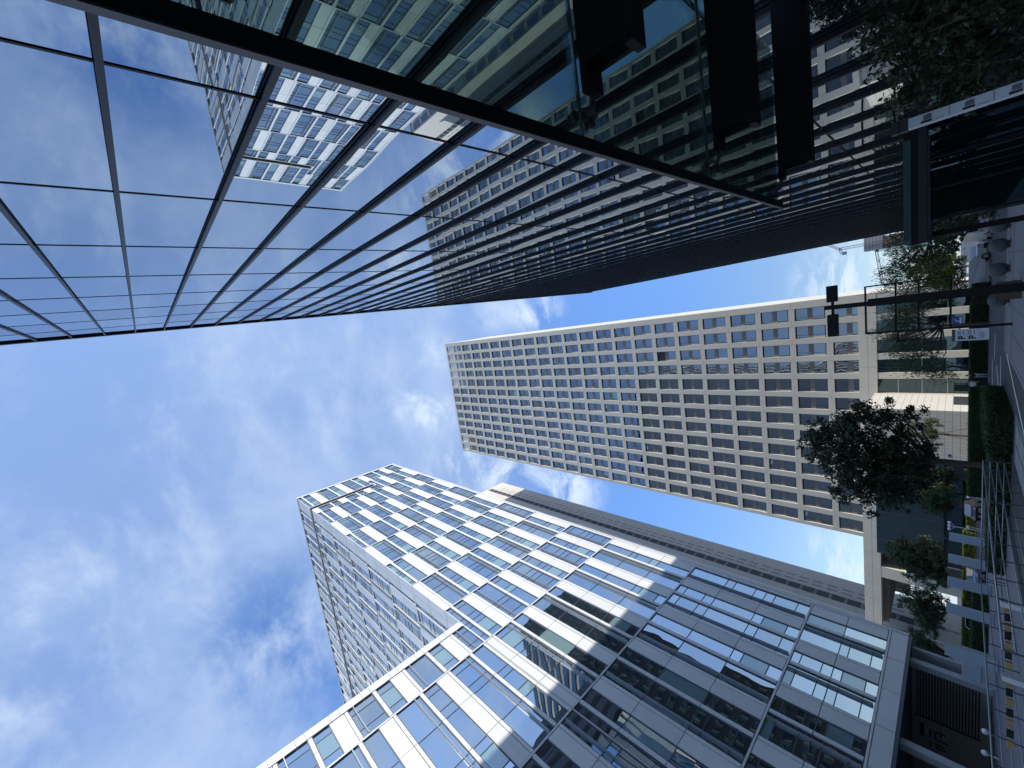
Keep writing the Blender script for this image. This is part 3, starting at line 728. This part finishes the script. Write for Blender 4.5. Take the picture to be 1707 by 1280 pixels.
m = MB(); m.box(-3.9, -3.5, 37.92, 37.928, 2.15, 2.24, 'sign_white'); m.box(-3.78, -3.72, 37.92, 37.928, 2.24, 2.46, 'sign_white'); m.box(-3.78, -3.6, 37.92, 37.928, 2.40, 2.46, 'sign_white'); m.build('arrow', BS)
# tall narrow directory totem by the glass wall
TT = thing('directory_totem', 'tall narrow white directory totem with a grey cap, beside the dark leafy tree', 'sign', (1.85, 8, 0))
m = MB(); m.box(1.775, 1.905, 7.95, 8.05, 0.2, 2.72, 'sign_white'); m.build('panel', TT, bevel=.006)
m = MB(); m.box(1.765, 1.915, 7.94, 8.06, 2.725, 2.88, 'grey_metal'); m.box(1.76, 1.92, 7.93, 8.07, 2.80, 2.815, 'black'); m.build('cap', TT)
m = MB(); m.box(1.74, 1.94, 7.9, 8.1, .13, .2, 'grey_metal'); m.build('foot', TT)
for k in range(6):
    m = MB(); z = 2.55-k*.36; rnd = random.Random(k)
    m.box(1.79, 1.815, 7.945, 7.95, z-.05, z+.05, 'black')
    for q in range(5): a = 1.825+q*.012; m.box(a, a+.007, 7.945, 7.95, z-.04-.01*rnd.random(), z+.02+.02*rnd.random(), 'grey_metal')
    m.box(1.795, 1.80, 7.945, 7.95, z-.15, z-.08, 'grey_metal'); m.box(1.78, 1.9, 7.946, 7.95, z-.20, z-.196, 'grey_metal')
    m.build('lettering', TT)

# ------------------------------------------------------------ railings round the sunken ramp
def railing(lab, pts, nposts):
    r = thing('metal_railing', lab, 'railing', (*pts[0], 0), 'steel railings round the ramp')
    a = Vector((*pts[0], 0)); b = Vector((*pts[1], 0)); d = b-a
    for z in (1.2, .92, .64, .36):
        mb = MB(); mb.tube([a+Vector((0, 0, z)), b+Vector((0, 0, z))], .032 if z == 1.2 else .02, 'steel', 8); mb.build('rail', r, smooth=True)
    for k in range(nposts+1):
        p = a+d*k/nposts; mb = MB(); mb.box(p.x-.02, p.x+.02, p.y-.02, p.y+.02, .0, 1.17, 'alu_dark'); mb.build('post', r)
    return r
railing('steel railing across the far end of the ramp by the hedge', ((-20.4, 37.0), (-12.3, 36.7)), 6)
railing('long steel railing along the street side of the ramp', ((-12.25, 36.6), (-12.9, 19.0)), 12)
railing('long steel railing along the plaza side of the ramp', ((-20.5, 36.9), (-20.7, 16.0)), 13)
m = MB(); m.box(-20.3, -12.5, 14, 36.5, .004, .006, 'paving_dk'); struct(m, 'ramp')
m = MB()
for k in range(9):
    for q in range(2): m.box(-11.9+q*1.25, -10.8+q*1.25, 17+k*2.1, 18.9+k*2.1, .005, .03, 'concrete')
struct(m, 'light_paving')
m = MB(); m.box(-12.1, -9.2, 14, 36.5, .0, .005, 'paving'); struct(m, 'verge')
for k in range(2):
    bb = thing('barrier_boom', ('yellow and black striped barrier boom in the ramp, farther one', 'yellow and black striped barrier boom in the ramp, nearer one')[k], 'barrier', (-14.4-2.3*k, 24.4-1.6*k, 0), 'striped barrier booms')
    mb = MB(); x0 = -14.4-2.3*k; y0 = 24.4-1.6*k
    for q in range(7):
        mb.box(x0-.30*q, x0-.30*(q+1)+.002, y0-.2*q-.04, y0-.2*q+.05, .72, .90, ('yellow', 'black')[q % 2])
    mb.build('boom', bb)
    mb = MB(); mb.box(x0-.1, x0+.12, y0-.1, y0+.12, 0, 1.0, 'white_paint'); mb.build('housing', bb)

# ------------------------------------------------------------ stone bollards
bp = None
for k, (bx_, by_, lab) in enumerate(((1.75, 41.2, 'round stone bollard nearest the glass building'), (.55, 40.9, 'round stone bollard second from the glass building'), (-.95, 40.7, 'round stone bollard just right of the brown planter box'), (-2.85, 40.6, 'round stone bollard left of the black lamp post'))):
    if bp is None:
        bp = thing('stone_bollard', lab, 'bollard', (bx_, by_, .13), 'stone bollards along the kerb')
        mb = MB(); mb.lathe([(.2, .10), (.33, .16), (.41, .32), (.42, .56), (.37, .74), (.24, .87), (.03, .92)], (bx_, by_, .13), 'stone_b', 20); mb.build('ball', bp, smooth=True)
        mb = MB(); mb.lathe([(.24, 0), (.24, .07), (.17, .12)], (bx_, by_, .13), 'stone_b', 16); mb.build('base', bp)
    else:
        c = copy_tree(bp); c.location = (bx_, by_, .13); c['label'] = lab
PB = thing('planter_box', 'brown square planter box beside the lamp post', 'planter', (-1.9, 33.5, 0))
m = MB(); m.box(-2.35, -1.45, 33.1, 33.9, .13, .95, 'brown'); m.build('box', PB, bevel=.02)
m = MB(); m.box(-2.38, -1.42, 33.07, 33.93, .95, 1.0, 'grey_metal'); m.box(-2.3, -1.5, 33.2, 33.8, 1.0, 1.02, 'soil'); m.build('rim', PB)

# ------------------------------------------------------------ pale glass pillars on the plaza
pp = None
for k, (y, lab) in enumerate(((62, 'pale frosted pillar farthest along the plaza, by the three-globe lamp'), (57, 'pale frosted pillar, second from the far end of the row'), (52.4, 'pale frosted pillar in the middle of the row'), (47.9, 'pale frosted pillar, second from the near end of the row'), (42.0, 'pale frosted pillar nearest the camera'))):
    if pp is None:
        pp = thing('plaza_pillar', lab, 'pillar', (-30, y, 0), 'pale pillars along the plaza')
        mb = MB(); mb.box(-30.45, -29.55, y-.12, y+.12, .12, 2.86, 'frost'); mb.build('shaft', pp, bevel=.01)
        mb = MB(); mb.box(-30.5, -29.5, y-.16, y+.16, 0, .12, 'grey_metal'); mb.build('foot', pp)
    else:
        c = copy_tree(pp); c.location = (-30, y, 0); c['label'] = lab

def globe_lamp(lab, x, y, h, n, grp=None):
    o = thing('globe_lamp', lab, 'lamp', (x, y, 0), grp)
    mb = MB(); mb.tube([(x, y, 0), (x, y, h-.2)], .045, 'white_paint'); mb.build('pole', o)
    for k in range(n):
        dx = (k-(n-1)/2)*.45; mb = MB()
        mb.lathe([(.02, -.2), (.13, -.16), (.19, -.05), (.2, .04), (.15, .15), (.05, .2)], (x+dx, y, h), 'globe', 14); mb.build('globe', o, smooth=True)
        if n > 1: mb = MB(); mb.tube([(x, y, h-.45), (x+dx, y, h-.18)], .03, 'white_paint', 6); mb.build('arm', o)
globe_lamp('white street lamp with three round globes at the dark glass lobby', -35.2, 76, 2.95, 3)
globe_lamp('small white globe lamp before the dark lobby, on the right by the tiled box', -31.5, 78, 1.25, 1, 'white globe lamps')
globe_lamp('small white globe lamp in front of the black car', -34.0, 74, 1.25, 1, 'white globe lamps')
globe_lamp('white globe lamp in front of the louvred grey wall, farther one', -34.35, 40, .75, 1, 'white globe lamps')
globe_lamp('white globe lamp in front of the louvred grey wall, nearer one', -36.2, 40, .75, 1, 'white globe lamps')
m = MB()
WP = thing('white_post', 'thin white signpost with small purple boards among the pillars', 'signpost', (-36.5, 58, 0))
m.tube([(-36.5, 58, 0), (-36.5, 58, 2.4)], .05, 'white_paint'); m.build('pole', WP)
m = MB(); m.box(-36.9, -36.1, 57.93, 57.98, 1.5, 1.75, 'sign_blue'); m.box(-36.8, -36.2, 57.92, 57.93, 1.56, 1.62, 'white_paint'); m.build('board', WP)
KB = thing('kiosk_box', 'grey service kiosk on the plaza near the railings', 'kiosk', (-30, 36, 0))
m = MB(); m.box(-33.5, -31.3, 43.8, 45, .1, 1.9, 'grey_wall'); m.build('body', KB, bevel=.03)
m = MB(); m.box(-33.2, -31.6, 43.74, 43.8, .9, 1.7, 'frost'); m.build('panel', KB)

# ------------------------------------------------------------ vehicles
def car(lab, x, y, rz, body, L_=4.6, W_=1.85, H_=1.5, van=False, grp='cars parked by the street'):
    o = thing('parked_car', lab, 'van' if van else 'car', (x, y, .02), grp)
    mb = MB(); hl = L_/2; prof = ([(-hl, .35), (-hl, 1.0), (-hl+.1, H_-.1), (-hl+.35, H_), (hl-1.3, H_), (hl-.7, .95), (hl-.05, .85), (hl, .35)] if van else
        [(-hl, .4), (-hl, .85), (-hl+.2, .98), (-hl+.9, 1.0), (-hl+1.25, H_-.05), (-hl+1.6, H_), (.35, H_), (1.15, 1.0), (hl-.2, .82), (hl, .6), (hl, .35)])
    n = len(prof)
    def side(yy, k): return [(px_, yy*(.86 if pz_ > 1.05 else 1), pz_) for px_, pz_ in prof]
    A, B_ = side(-W_/2, 0), side(W_/2, 0)
    mb.poly(A, body); mb.poly(B_[::-1], body)
    for k in range(n): mb.poly([A[k], B_[k], B_[(k+1) % n], A[(k+1) % n]], body)
    mb.build('body', o, cut=(0, 0, 0)) if False else None
    def put(mb_, name):
        me = bpy.data.meshes.new(name); me.from_pydata(mb_.v, [], mb_.f)
        for q in mb_.mats: me.materials.append(M[q])
        me.polygons.foreach_set('material_index', mb_.mi); ob = bpy.data.objects.new(name, me); COL.objects.link(ob); ob.parent = o; return ob
    b = put(mb, 'body'); bv = b.modifiers.new('b', 'BEVEL'); bv.width = .05; bv.segments = 2; bv.limit_method = 'ANGLE'
    for sg in (-1, 1):
        mb = MB(); yy = sg*(W_/2*(.86 if not van else .86)+.01)
        xs = ((-hl+.4, -.4), (-.25, .9), (1.05, hl-1.25)) if van else ((-hl+1.4, -.35), (-.28, .55))
        for (a, c_) in xs:
            if c_ <= a: continue
            mb.poly([(a-(0 if van else .1), sg*(W_/2+.012)*.9, 1.06), (c_+.15, sg*(W_/2+.012)*.9, 1.06), (c_, yy, H_-.12), (a, yy, H_-.12)][::sg], 'car_glass')
        put(mb, 'side_window')
    mb = MB(); fx0, fx1 = (hl-1.28, hl-.72) if van else (.40, 1.14)
    mb.poly([(fx0+.03, -W_*.4, H_-.04), (fx1+.03, -W_*.43, 1.0), (fx1+.03, W_*.43, 1.0), (fx0+.03, W_*.4, H_-.04)], 'car_glass'); put(mb, 'windscreen')
    mb = MB(); rx0, rx1 = (-hl+.07, -hl-.01) if van else (-hl+1.24, -hl+.92)
    mb.poly([(rx0-.02, W_*.38, H_-.12), (rx1-.02, W_*.4, 1.04), (rx1-.02, -W_*.4, 1.04), (rx0-.02, -W_*.38, H_-.12)], 'car_glass'); put(mb, 'rear_window')
    for wx in (-hl+.85, hl-.9):
        for sg in (-1, 1):
            mb = MB(); mb.tube([(wx, sg*(W_/2-.2), .33), (wx, sg*(W_/2+.01), .33)], .33, 'rubber', 18); t_ = put(mb, 'wheel')
            mb = MB(); mb.tube([(wx, sg*(W_/2+.0), .33), (wx, sg*(W_/2+.02), .33)], .2, 'steel', 12); r_ = put(mb, 'rim'); r_.parent = t_
    for sg in (-1, 1):
        mb = MB(); mb.box(hl-.04, hl+.012, sg*(W_/2-.45), sg*(W_/2-.1), .62, .76, 'white_paint'); put(mb, 'headlight')
        mb = MB(); mb.box(-hl-.012, -hl+.04, sg*(W_/2-.35), sg*(W_/2-.1), .7, .88, 'rust'); put(mb, 'tail_light')
    o.rotation_euler = (0, 0, rz); return o
car('tall white van parked by the foot of the leaning tree', 2.9, 66.5, math.radians(100), 'car_white', 4.9, 1.9, 1.95, True)
car('white car behind the leaning tree trunk', .4, 76, math.radians(95), 'car_white')
car('white minibus with dark side windows beside the hedge end', -1.7, 70, math.radians(8), 'car_white', 5.0, 1.9, 1.55, True)
car('black car parked in front of the dark glass lobby', -33.8, 79.5, math.radians(-80), 'car_black', 4.7, 1.9, 1.6)
car('blue-grey car behind the second pale pillar', -36.2, 66, math.radians(-75), 'car_blue', 4.6, 1.85, 1.5)
car('silver car half hidden behind the third pale pillar', -43.5, 68, math.radians(-70), 'car_white', 4.6, 1.85, 1.5)
car('white car far down the street under the yellow-green tree', -1.4, 97, math.radians(92), 'car_white', 4.6, 1.85, 1.5)

# ------------------------------------------------------------ people
def person(lab, x, y, z, shirt, pants, rz, stride):
    o = thing('person', lab, 'person', (x, y, z)); o.rotation_euler = (0, 0, rz)
    def skin(name, verts, edges, rad, mt, root=0, parent=o):
        me = bpy.data.meshes.new(name); me.from_pydata(verts, edges, []); me.materials.append(M[mt])
        ob = bpy.data.objects.new(name, me); COL.objects.link(ob); ob.parent = parent
        sk = ob.modifiers.new('s', 'SKIN'); sd = ob.modifiers.new('d', 'SUBSURF'); sd.levels = 1; sd.render_levels = 1
        for k, r in enumerate(rad): me.skin_vertices[0].data[k].radius = (r if isinstance(r, tuple) else (r, r))
        for k in range(len(rad)): me.skin_vertices[0].data[k].use_root = (k == root)
        return ob
    s_ = stride
    V = [(0, 0, .92), (0, 0, 1.12), (0, 0, 1.34), (0, 0, 1.45), (0, -.01, 1.53), (0, -.02, 1.62),
         (.17, 0, 1.38), (.23, .02, 1.12), (.22, -.08, .88), (.215, -.1, .80), (-.17, 0, 1.38), (-.23, -.04, 1.12), (-.22, .06, .88), (-.215, .07, .80),
         (.09, 0, .88), (.10, -.12*s_, .50), (.10, -.05*s_, .10), (.10, -.16*s_, .05), (-.09, 0, .88), (-.10, .08*s_, .50), (-.10, .22*s_, .12), (-.10, .14*s_, .04)]
    Eg = [(0, 1), (1, 2), (2, 3), (3, 4), (4, 5), (2, 6), (6, 7), (7, 8), (8, 9), (2, 10), (10, 11), (11, 12), (12, 13), (0, 14), (14, 15), (15, 16), (16, 17), (0, 18), (18, 19), (19, 20), (20, 21)]
    Rd = [(.13, .10), (.12, .09), (.15, .10), .055, .075, .085, .05, .042, .03, .032, .05, .042, .03, .032, .085, .058, .04, .035, .085, .058, .04, .035]
    skin('body', V, Eg, Rd, 'skin')
    tv = [0, 1, 2, 3, 6, 7, 10, 11]; mp = {a: i for i, a in enumerate(tv)}
    skin('shirt', [V[a] for a in tv], [(mp[a], mp[b]) for a, b in ((0, 1), (1, 2), (2, 3), (2, 6), (6, 7), (2, 10), (10, 11))], [(.15, .115), (.14, .105), (.17, .115), .07, .065, .055, .065, .055], shirt)
    lv = [0, 14, 15, 16, 18, 19, 20]; mp = {a: i for i, a in enumerate(lv)}
    skin('trousers', [V[a] for a in lv], [(mp[a], mp[b]) for a, b in ((0, 14), (14, 15), (15, 16), (0, 18), (18, 19), (19, 20))], [(.14, .115), .10, .075, .06, .10, .075, .06], pants)
    mb = MB(); mb.lathe([(.05, -.02), (.098, .0), (.105, .05), (.085, .11), (.03, .135)], (0, .012, 1.61), 'hair', 14)
    me = bpy.data.meshes.new('hair'); me.from_pydata(mb.v, [], mb.f); me.materials.append(M['hair']); h = bpy.data.objects.new('hair', me); COL.objects.link(h); h.parent = o
    for vi, sg in ((9, 1), (13, -1)):                    # fingers
        mb = MB(); b = Vector(V[vi])
        for q in range(4): mb.tube([b+Vector((0, -.03+.018*q, -.01)), b+Vector((sg*.004, -.034+.018*q, -.06)), b+Vector((-sg*.012, -.034+.018*q, -.085-.008*(q in (1, 2)))) ], [.009, .008, .006], 'skin', 6)
        mb.tube([b+Vector((0, -.03, .02)), b+Vector((0, -.065, -.01)), b+Vector((0, -.07, -.04))], [.011, .009, .007], 'skin', 6)
        me = bpy.data.meshes.new('fingers'); me.from_pydata(mb.v, [], mb.f); me.materials.append(M['skin']); h = bpy.data.objects.new('fingers', me); COL.objects.link(h); h.parent = o
    for sg, vi in ((1, 17), (-1, 21)):
        mb = MB(); b = Vector(V[vi]); mb.box(b.x-.045, b.x+.045, b.y-.09, b.y+.13, 0, .08, 'black')
        me = bpy.data.meshes.new('shoe'); me.from_pydata(mb.v, [], mb.f); me.materials.append(M['black']); h = bpy.data.objects.new('shoe', me); COL.objects.link(h); h.parent = o
person('person in a black top and light blue trousers walking along the hedge', -12.5, 65.5, 0, 'cloth_black', 'cloth_blue', .3, 1)
person('person in a white shirt and black trousers walking beside the one in blue trousers', -13.3, 65.2, 0, 'cloth_white', 'cloth_black', -.2, .7)

# ------------------------------------------------------------ trees, hedges
def leafquad(vs, fs, p, a, b, L1, W1):
    k = len(vs); vs += [tuple(p-a*L1*.5), tuple(p+b*W1*.5), tuple(p+a*L1*.5), tuple(p-b*W1*.5)]; fs.append((k, k+1, k+2, k+3))
def rv(r): 
    v = Vector((r.gauss(0, 1), r.gauss(0, 1), r.gauss(0, 1))); return v.normalized()
def tree(name, lab, cat, base, lobes, leaf, nclump, perclump, lsize, crad, trunk_r, fork, seed, group=None, droop=0.0, props=False, narrow=.45, limbs=5):
    """lobes: list of (cx,cy,cz,rx,ry,rz) in world coordinates relative to base"""
    r = random.Random(seed); bx, by = base; o = thing(name, lab, cat, (bx, by, 0), group)
    tips = []; tot = sum(l[3]*l[4]*l[5] for l in lobes)
    for l in lobes:
        n = max(2, int(nclump*l[3]*l[4]*l[5]/tot))
        for k in range(n):
            d = rv(r); q = r.random()**.45
            tips.append((Vector((l[0]+d.x*l[3]*q, l[1]+d.y*l[4]*q, l[2]+d.z*l[5]*q)), q))
    vs, fs = [], []
    for t, q in tips:
        cr_ = crad*r.uniform(.5, 1.25)
        for k in range(int(perclump*r.uniform(.6, 1.3))):
            p = t+rv(r)*cr_*r.random()**.5
            if droop: p.z -= abs(r.gauss(0, 1))*droop
            a = rv(r)
            if droop: a = (a+Vector((0, 0, -1.3))).normalized()
            b = a.cross(rv(r)).normalized(); s_ = lsize*r.uniform(.6, 1.3)
            leafquad(vs, fs, p, a, b, s_, s_*narrow)
    me = bpy.data.meshes.new('crown'); me.from_pydata(vs, [], fs); me.materials.append(M[leaf]); c = bpy.data.objects.new('crown', me); COL.objects.link(c); c.parent = o
    mb = MB(); f = Vector(fork); wob = lambda s_: Vector((r.uniform(-s_, s_), r.uniform(-s_, s_), 0))
    mb.tube([(0, 0, 0), tuple(f*.35+wob(.05)), tuple(f*.7+wob(.08)), tuple(f)], [trunk_r*1.15, trunk_r*.95, trunk_r*.85, trunk_r*.7], 'bark', 10)
    lm = []
    for l in lobes:
        for k in range(limbs):
            d = rv(r); e = Vector((l[0]+d.x*l[3]*.6, l[1]+d.y*l[4]*.6, l[2]+abs(d.z)*l[5]*.6)); mid = (f+e)/2+rv(r)*.15*(e-f).length
            mb.tube([tuple(f), tuple(mid), tuple(e)], [trunk_r*.45, trunk_r*.28, trunk_r*.1], 'bark', 6); lm.append(e); lm.append(mid)
    for t, q in tips[::2]:
        e = min(lm, key=lambda p: (p-t).length); mb.tube([tuple(e), tuple((e+t)/2+rv(r)*.1), tuple(t)], [trunk_r*.13, trunk_r*.09, trunk_r*.04], 'bark', 4)
    me = bpy.data.meshes.new('trunk'); me.from_pydata(mb.v, [], mb.f); me.materials.append(M['bark']); t_ = bpy.data.objects.new('trunk', me); COL.objects.link(t_); t_.parent = o
    if props:
        for k in range(3):
            a = k*2.1+.4; mb = MB(); mb.tube([(math.cos(a)*1.6, math.sin(a)*1.6, 0), (math.cos(a)*.12, math.sin(a)*.12, 4.2)], .04, 'bark', 6)
            me = bpy.data.meshes.new('prop'); me.from_pydata(mb.v, [], mb.f); me.materials.append(M['bark']); t_ = bpy.data.objects.new('prop', me); COL.objects.link(t_); t_.parent = o
    return o
tree('street_tree', 'big dense dark-leaved tree standing against the beige tower', 'tree', (-15.5, 45),
     [(.3, 0, 8.4, 3.6, 3.2, 3.2), (-3.2, 0, 7.6, 2.4, 2.4, 3.0), (3.2, .3, 7.2, 1.9, 2, 2.3), (.8, 0, 11.0, 2.3, 2.0, 1.9), (-1, 0, 5.8, 4.0, 2.5, 1.8), (3.6, 0, 5.0, 1.2, 1.4, 1.3), (-.4, 0, 4.4, 2.8, 2.0, 1.2)],
     'leaf_dark', 540, 40, .25, .55, .22, (0, 0, 3.4), 11, narrow=.7)
tree('street_tree', 'loose drooping tree with a leaning trunk beside the glass building', 'tree', (2.6, 66),
     [(-.3, 0, 6.4, 2.8, 2.4, 2.3), (-3.4, 0, 7.2, 2.8, 2.4, 2.4), (-6.2, 0, 6.0, 2.2, 2, 2.1), (-1.8, 0, 4.6, 2.2, 1.8, 1.3)],
     'leaf_mid', 300, 30, .34, .75, .19, (.2, 0, 4.4), 12, 'drooping street trees', droop=.55, narrow=.22)
tree('street_tree', 'loose drooping tree rising from the long hedge in front of the lobby', 'tree', (-7.3, 68.8),
     [(-.6, 0, 7.4, 2.9, 2.4, 2.6), (-3.6, 0, 6.4, 2.5, 2.2, 2.5), (2.1, 0, 7.2, 2.3, 2, 2.2), (-5.2, 0, 4.6, 1.5, 1.6, 1.9)],
     'leaf_mid', 300, 30, .34, .75, .17, (.1, 0, 3.6), 13, 'drooping street trees', droop=.6, narrow=.22)
tree('street_tree', 'bushy yellow-green tree far down the street in sunlight', 'tree', (-1.0, 93),
     [(0, 0, 5.6, 3.0, 2.6, 2.6), (-1.8, 0, 4.2, 2.2, 2.2, 2.0), (1.8, 0, 4.4, 2.0, 2, 1.9)], 'leaf_yellow', 200, 42, .30, .6, .18, (0, 0, 2.6), 14, narrow=.6)
tree('street_tree', 'dark green tree behind the parked white van', 'tree', (4.9, 84), [(0, 0, 4.4, 2.6, 2.2, 2.4), (-1.8, 0, 3.4, 2.0, 2.2, 1.9)], 'leaf_dark', 150, 40, .3, .6, .2, (0, 0, 2.0), 15, narrow=.6)
tree('street_tree', 'dark green tree at the street end between the tower and the hedge', 'tree', (-3.8, 108), [(0, 0, 3.6, 3.2, 2.2, 2.2), (3.6, 0, 4.0, 2.6, 2.2, 2.6)], 'leaf_mid', 160, 40, .32, .6, .2, (0, 0, 2.0), 16, narrow=.6)
tree('street_tree', 'thin propped tree with sparse drooping leaves before the tiled stone box', 'tree', (-29.0, 99),
     [(-.2, 0, 7.2, 1.9, 1.6, 1.5), (1.6, 0, 5.4, 1.1, 1.2, 1.1), (-2.6, 0, 5.6, 1.2, 1.2, 1.0), (0, 0, 5.6, 1.6, 1.2, .9), (1.4, 0, 7.8, .8, .8, .6)],
     'leaf_grey', 75, 42, .42, .42, .17, (-.1, 0, 4.6), 17, droop=.4, props=True, narrow=.3, limbs=3)
tree('street_tree', 'sunlit pale green tree left of the dark glass lobby', 'tree', (-52.5, 97),
     [(.6, 0, 9.0, 3.0, 2.6, 2.5), (-1.8, 0, 7.6, 2.6, 2.4, 2.2), (1.8, 0, 5.6, 2.6, 2.4, 2.3), (-2.6, 0, 5.0, 2.4, 2.2, 2.0)], 'leaf_grey', 330, 46, .34, .6, .24, (0, 0, 4.2), 18, narrow=.6)
tree('conifer_tree', 'dark green feathery tree next to the sunlit one, over the pillars', 'tree', (-43.8, 69), [(0, 0, 6.0, 2.2, 2.2, 1.8), (-1.6, 0, 4.6, 2.4, 2.2, 1.6), (1.4, 0, 4.4, 1.8, 1.8, 1.5)], 'leaf_mid', 210, 50, .3, .5, .2, (0, 0, 3.0), 19, 'dark trees behind the pillars', narrow=.3)
tree('conifer_tree', 'dark green feathery tree at the corner of the white tower', 'tree', (-47.8, 66), [(0, 0, 5.2, 2.0, 2.2, 2.0), (-1.8, 0, 3.8, 1.8, 2.2, 1.6)], 'leaf_mid', 170, 50, .3, .5, .2, (0, 0, 2.8), 20, 'dark trees behind the pillars', narrow=.3)
tree('street_tree', 'dim green tree in front of the dark glass lobby', 'tree', (-40.5, 96), [(0, 0, 5.2, 2.6, 2.2, 2.2), (1.8, 0, 3.6, 2.0, 2.0, 1.6)], 'leaf_mid', 150, 40, .32, .6, .2, (0, 0, 2.4), 21, narrow=.6)
tree('street_tree', 'dim green tree before the lobby, next to the tiled stone box', 'tree', (-37.5, 101), [(0, 0, 4.6, 1.8, 1.8, 2.4)], 'leaf_dark', 100, 40, .32, .6, .16, (0, 0, 2.0), 22, narrow=.6)
tree('leafy_tree', 'dark glossy-leaved tree close by under the glass building, above the white totem', 'tree', (2.95, 8.9),
     [(-.1, 0, 2.6, .85, .8, .62), (-.35, -.2, 2.05, .75, .7, .5), (.25, -.5, 2.9, .5, .6, .4), (.1, -1.1, 2.3, .7, .8, .6)], 'leaf_dark', 300, 36, .085, .16, .05, (0, 0, 1.4), 23, narrow=.5)
tree('leafy_tree', 'dark bushy tree at the foot of the glass building beyond the porch', 'tree', (2.4, 27), [(0, 0, 2.2, 1.2, 2.0, 1.3), (-.3, 2.6, 2.4, 1.2, 1.6, 1.2)], 'leaf_dark', 160, 40, .15, .3, .08, (0, 0, 1.2), 24, narrow=.5)

def hedge(lab, x0, x1, y0, y1, z, seed, leafm='leaf_hedge', n=9000, ls=.14, cat='hedge', bumps=.0, grp='clipped hedges'):
    r = random.Random(seed); o = thing('hedge', lab, cat, ((x0+x1)/2, (y0+y1)/2, 0), grp); vs, fs = [], []
    cx2, cy2 = (x0+x1)/2, (y0+y1)/2
    def push(p, nrm):
        p = p+nrm*r.gauss(0, .04); a = (rv(r)+nrm*.3).normalized(); b = a.cross(rv(r)).normalized(); leafquad(vs, fs, p, a, b, ls*r.uniform(.7, 1.3), ls*.6)
    w_, d_ = x1-x0, y1-y0; At, Af, As = w_*d_, w_*z, d_*z; tot = At+2*Af+2*As
    for k in range(n):
        q = r.random()*tot; u, v = r.random(), r.random()
        if q < At: push(Vector((x0-cx2+u*w_, y0-cy2+v*d_, z+bumps*math.sin(u*9+seed)*.5)), Vector((0, 0, 1)))
        elif q < At+2*Af: s_ = -1 if q < At+Af else 1; push(Vector((x0-cx2+u*w_, s_*d_/2, v*z)), Vector((0, s_, 0)))
        else: s_ = -1 if q < At+2*Af+As else 1; push(Vector((s_*w_/2, y0-cy2+u*d_, v*z)), Vector((s_, 0, 0)))
    me = bpy.data.meshes.new('foliage'); me.from_pydata(vs, [], fs); me.materials.append(M[leafm]); c = bpy.data.objects.new('foliage', me); COL.objects.link(c); c.parent = o
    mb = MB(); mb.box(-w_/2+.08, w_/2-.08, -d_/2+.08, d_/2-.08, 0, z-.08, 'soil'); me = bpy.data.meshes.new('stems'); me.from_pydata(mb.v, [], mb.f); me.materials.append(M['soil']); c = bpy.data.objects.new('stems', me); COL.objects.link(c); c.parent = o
    return o
hedge('long clipped hedge across the street in front of the beige tower', -28.5, -5.2, 71, 73, 1.35, 31, n=26000, ls=.16)
hedge('low clipped hedge beside the end of the steel railing', -12.0, -9.6, 37.6, 46.5, 1.05, 32, n=14000)
hedge('low clipped hedge behind the steel railing', -20.5, -12.6, 38.2, 40.4, .85, 33, n=14000, leafm='leaf_mid')
hedge('small clipped bush at the right end of the long hedge', -4.8, -2.8, 66.6, 68.0, 1.3, 34, n=4000, leafm='leaf_dark')
hedge('bright sunlit hedge behind the pale pillars', -70, -47, 100, 101.5, 1.5, 35, n=16000, leafm='leaf_yellow', ls=.2)
hedge('rounded sunlit hedge before the dark glass lobby', -46.5, -36, 100.6, 102.4, 1.2, 36, n=9000, leafm='leaf_yellow', ls=.2, bumps=.4)
hedge('dark green hedge on the plaza behind the nearer pillars', -44, -33, 55.5, 57, 1.2, 37, n=9000)
m = MB(); m.box(-90, -20, 98.8, 104, 0, .05, 'soil'); struct(m, 'planting_bed')
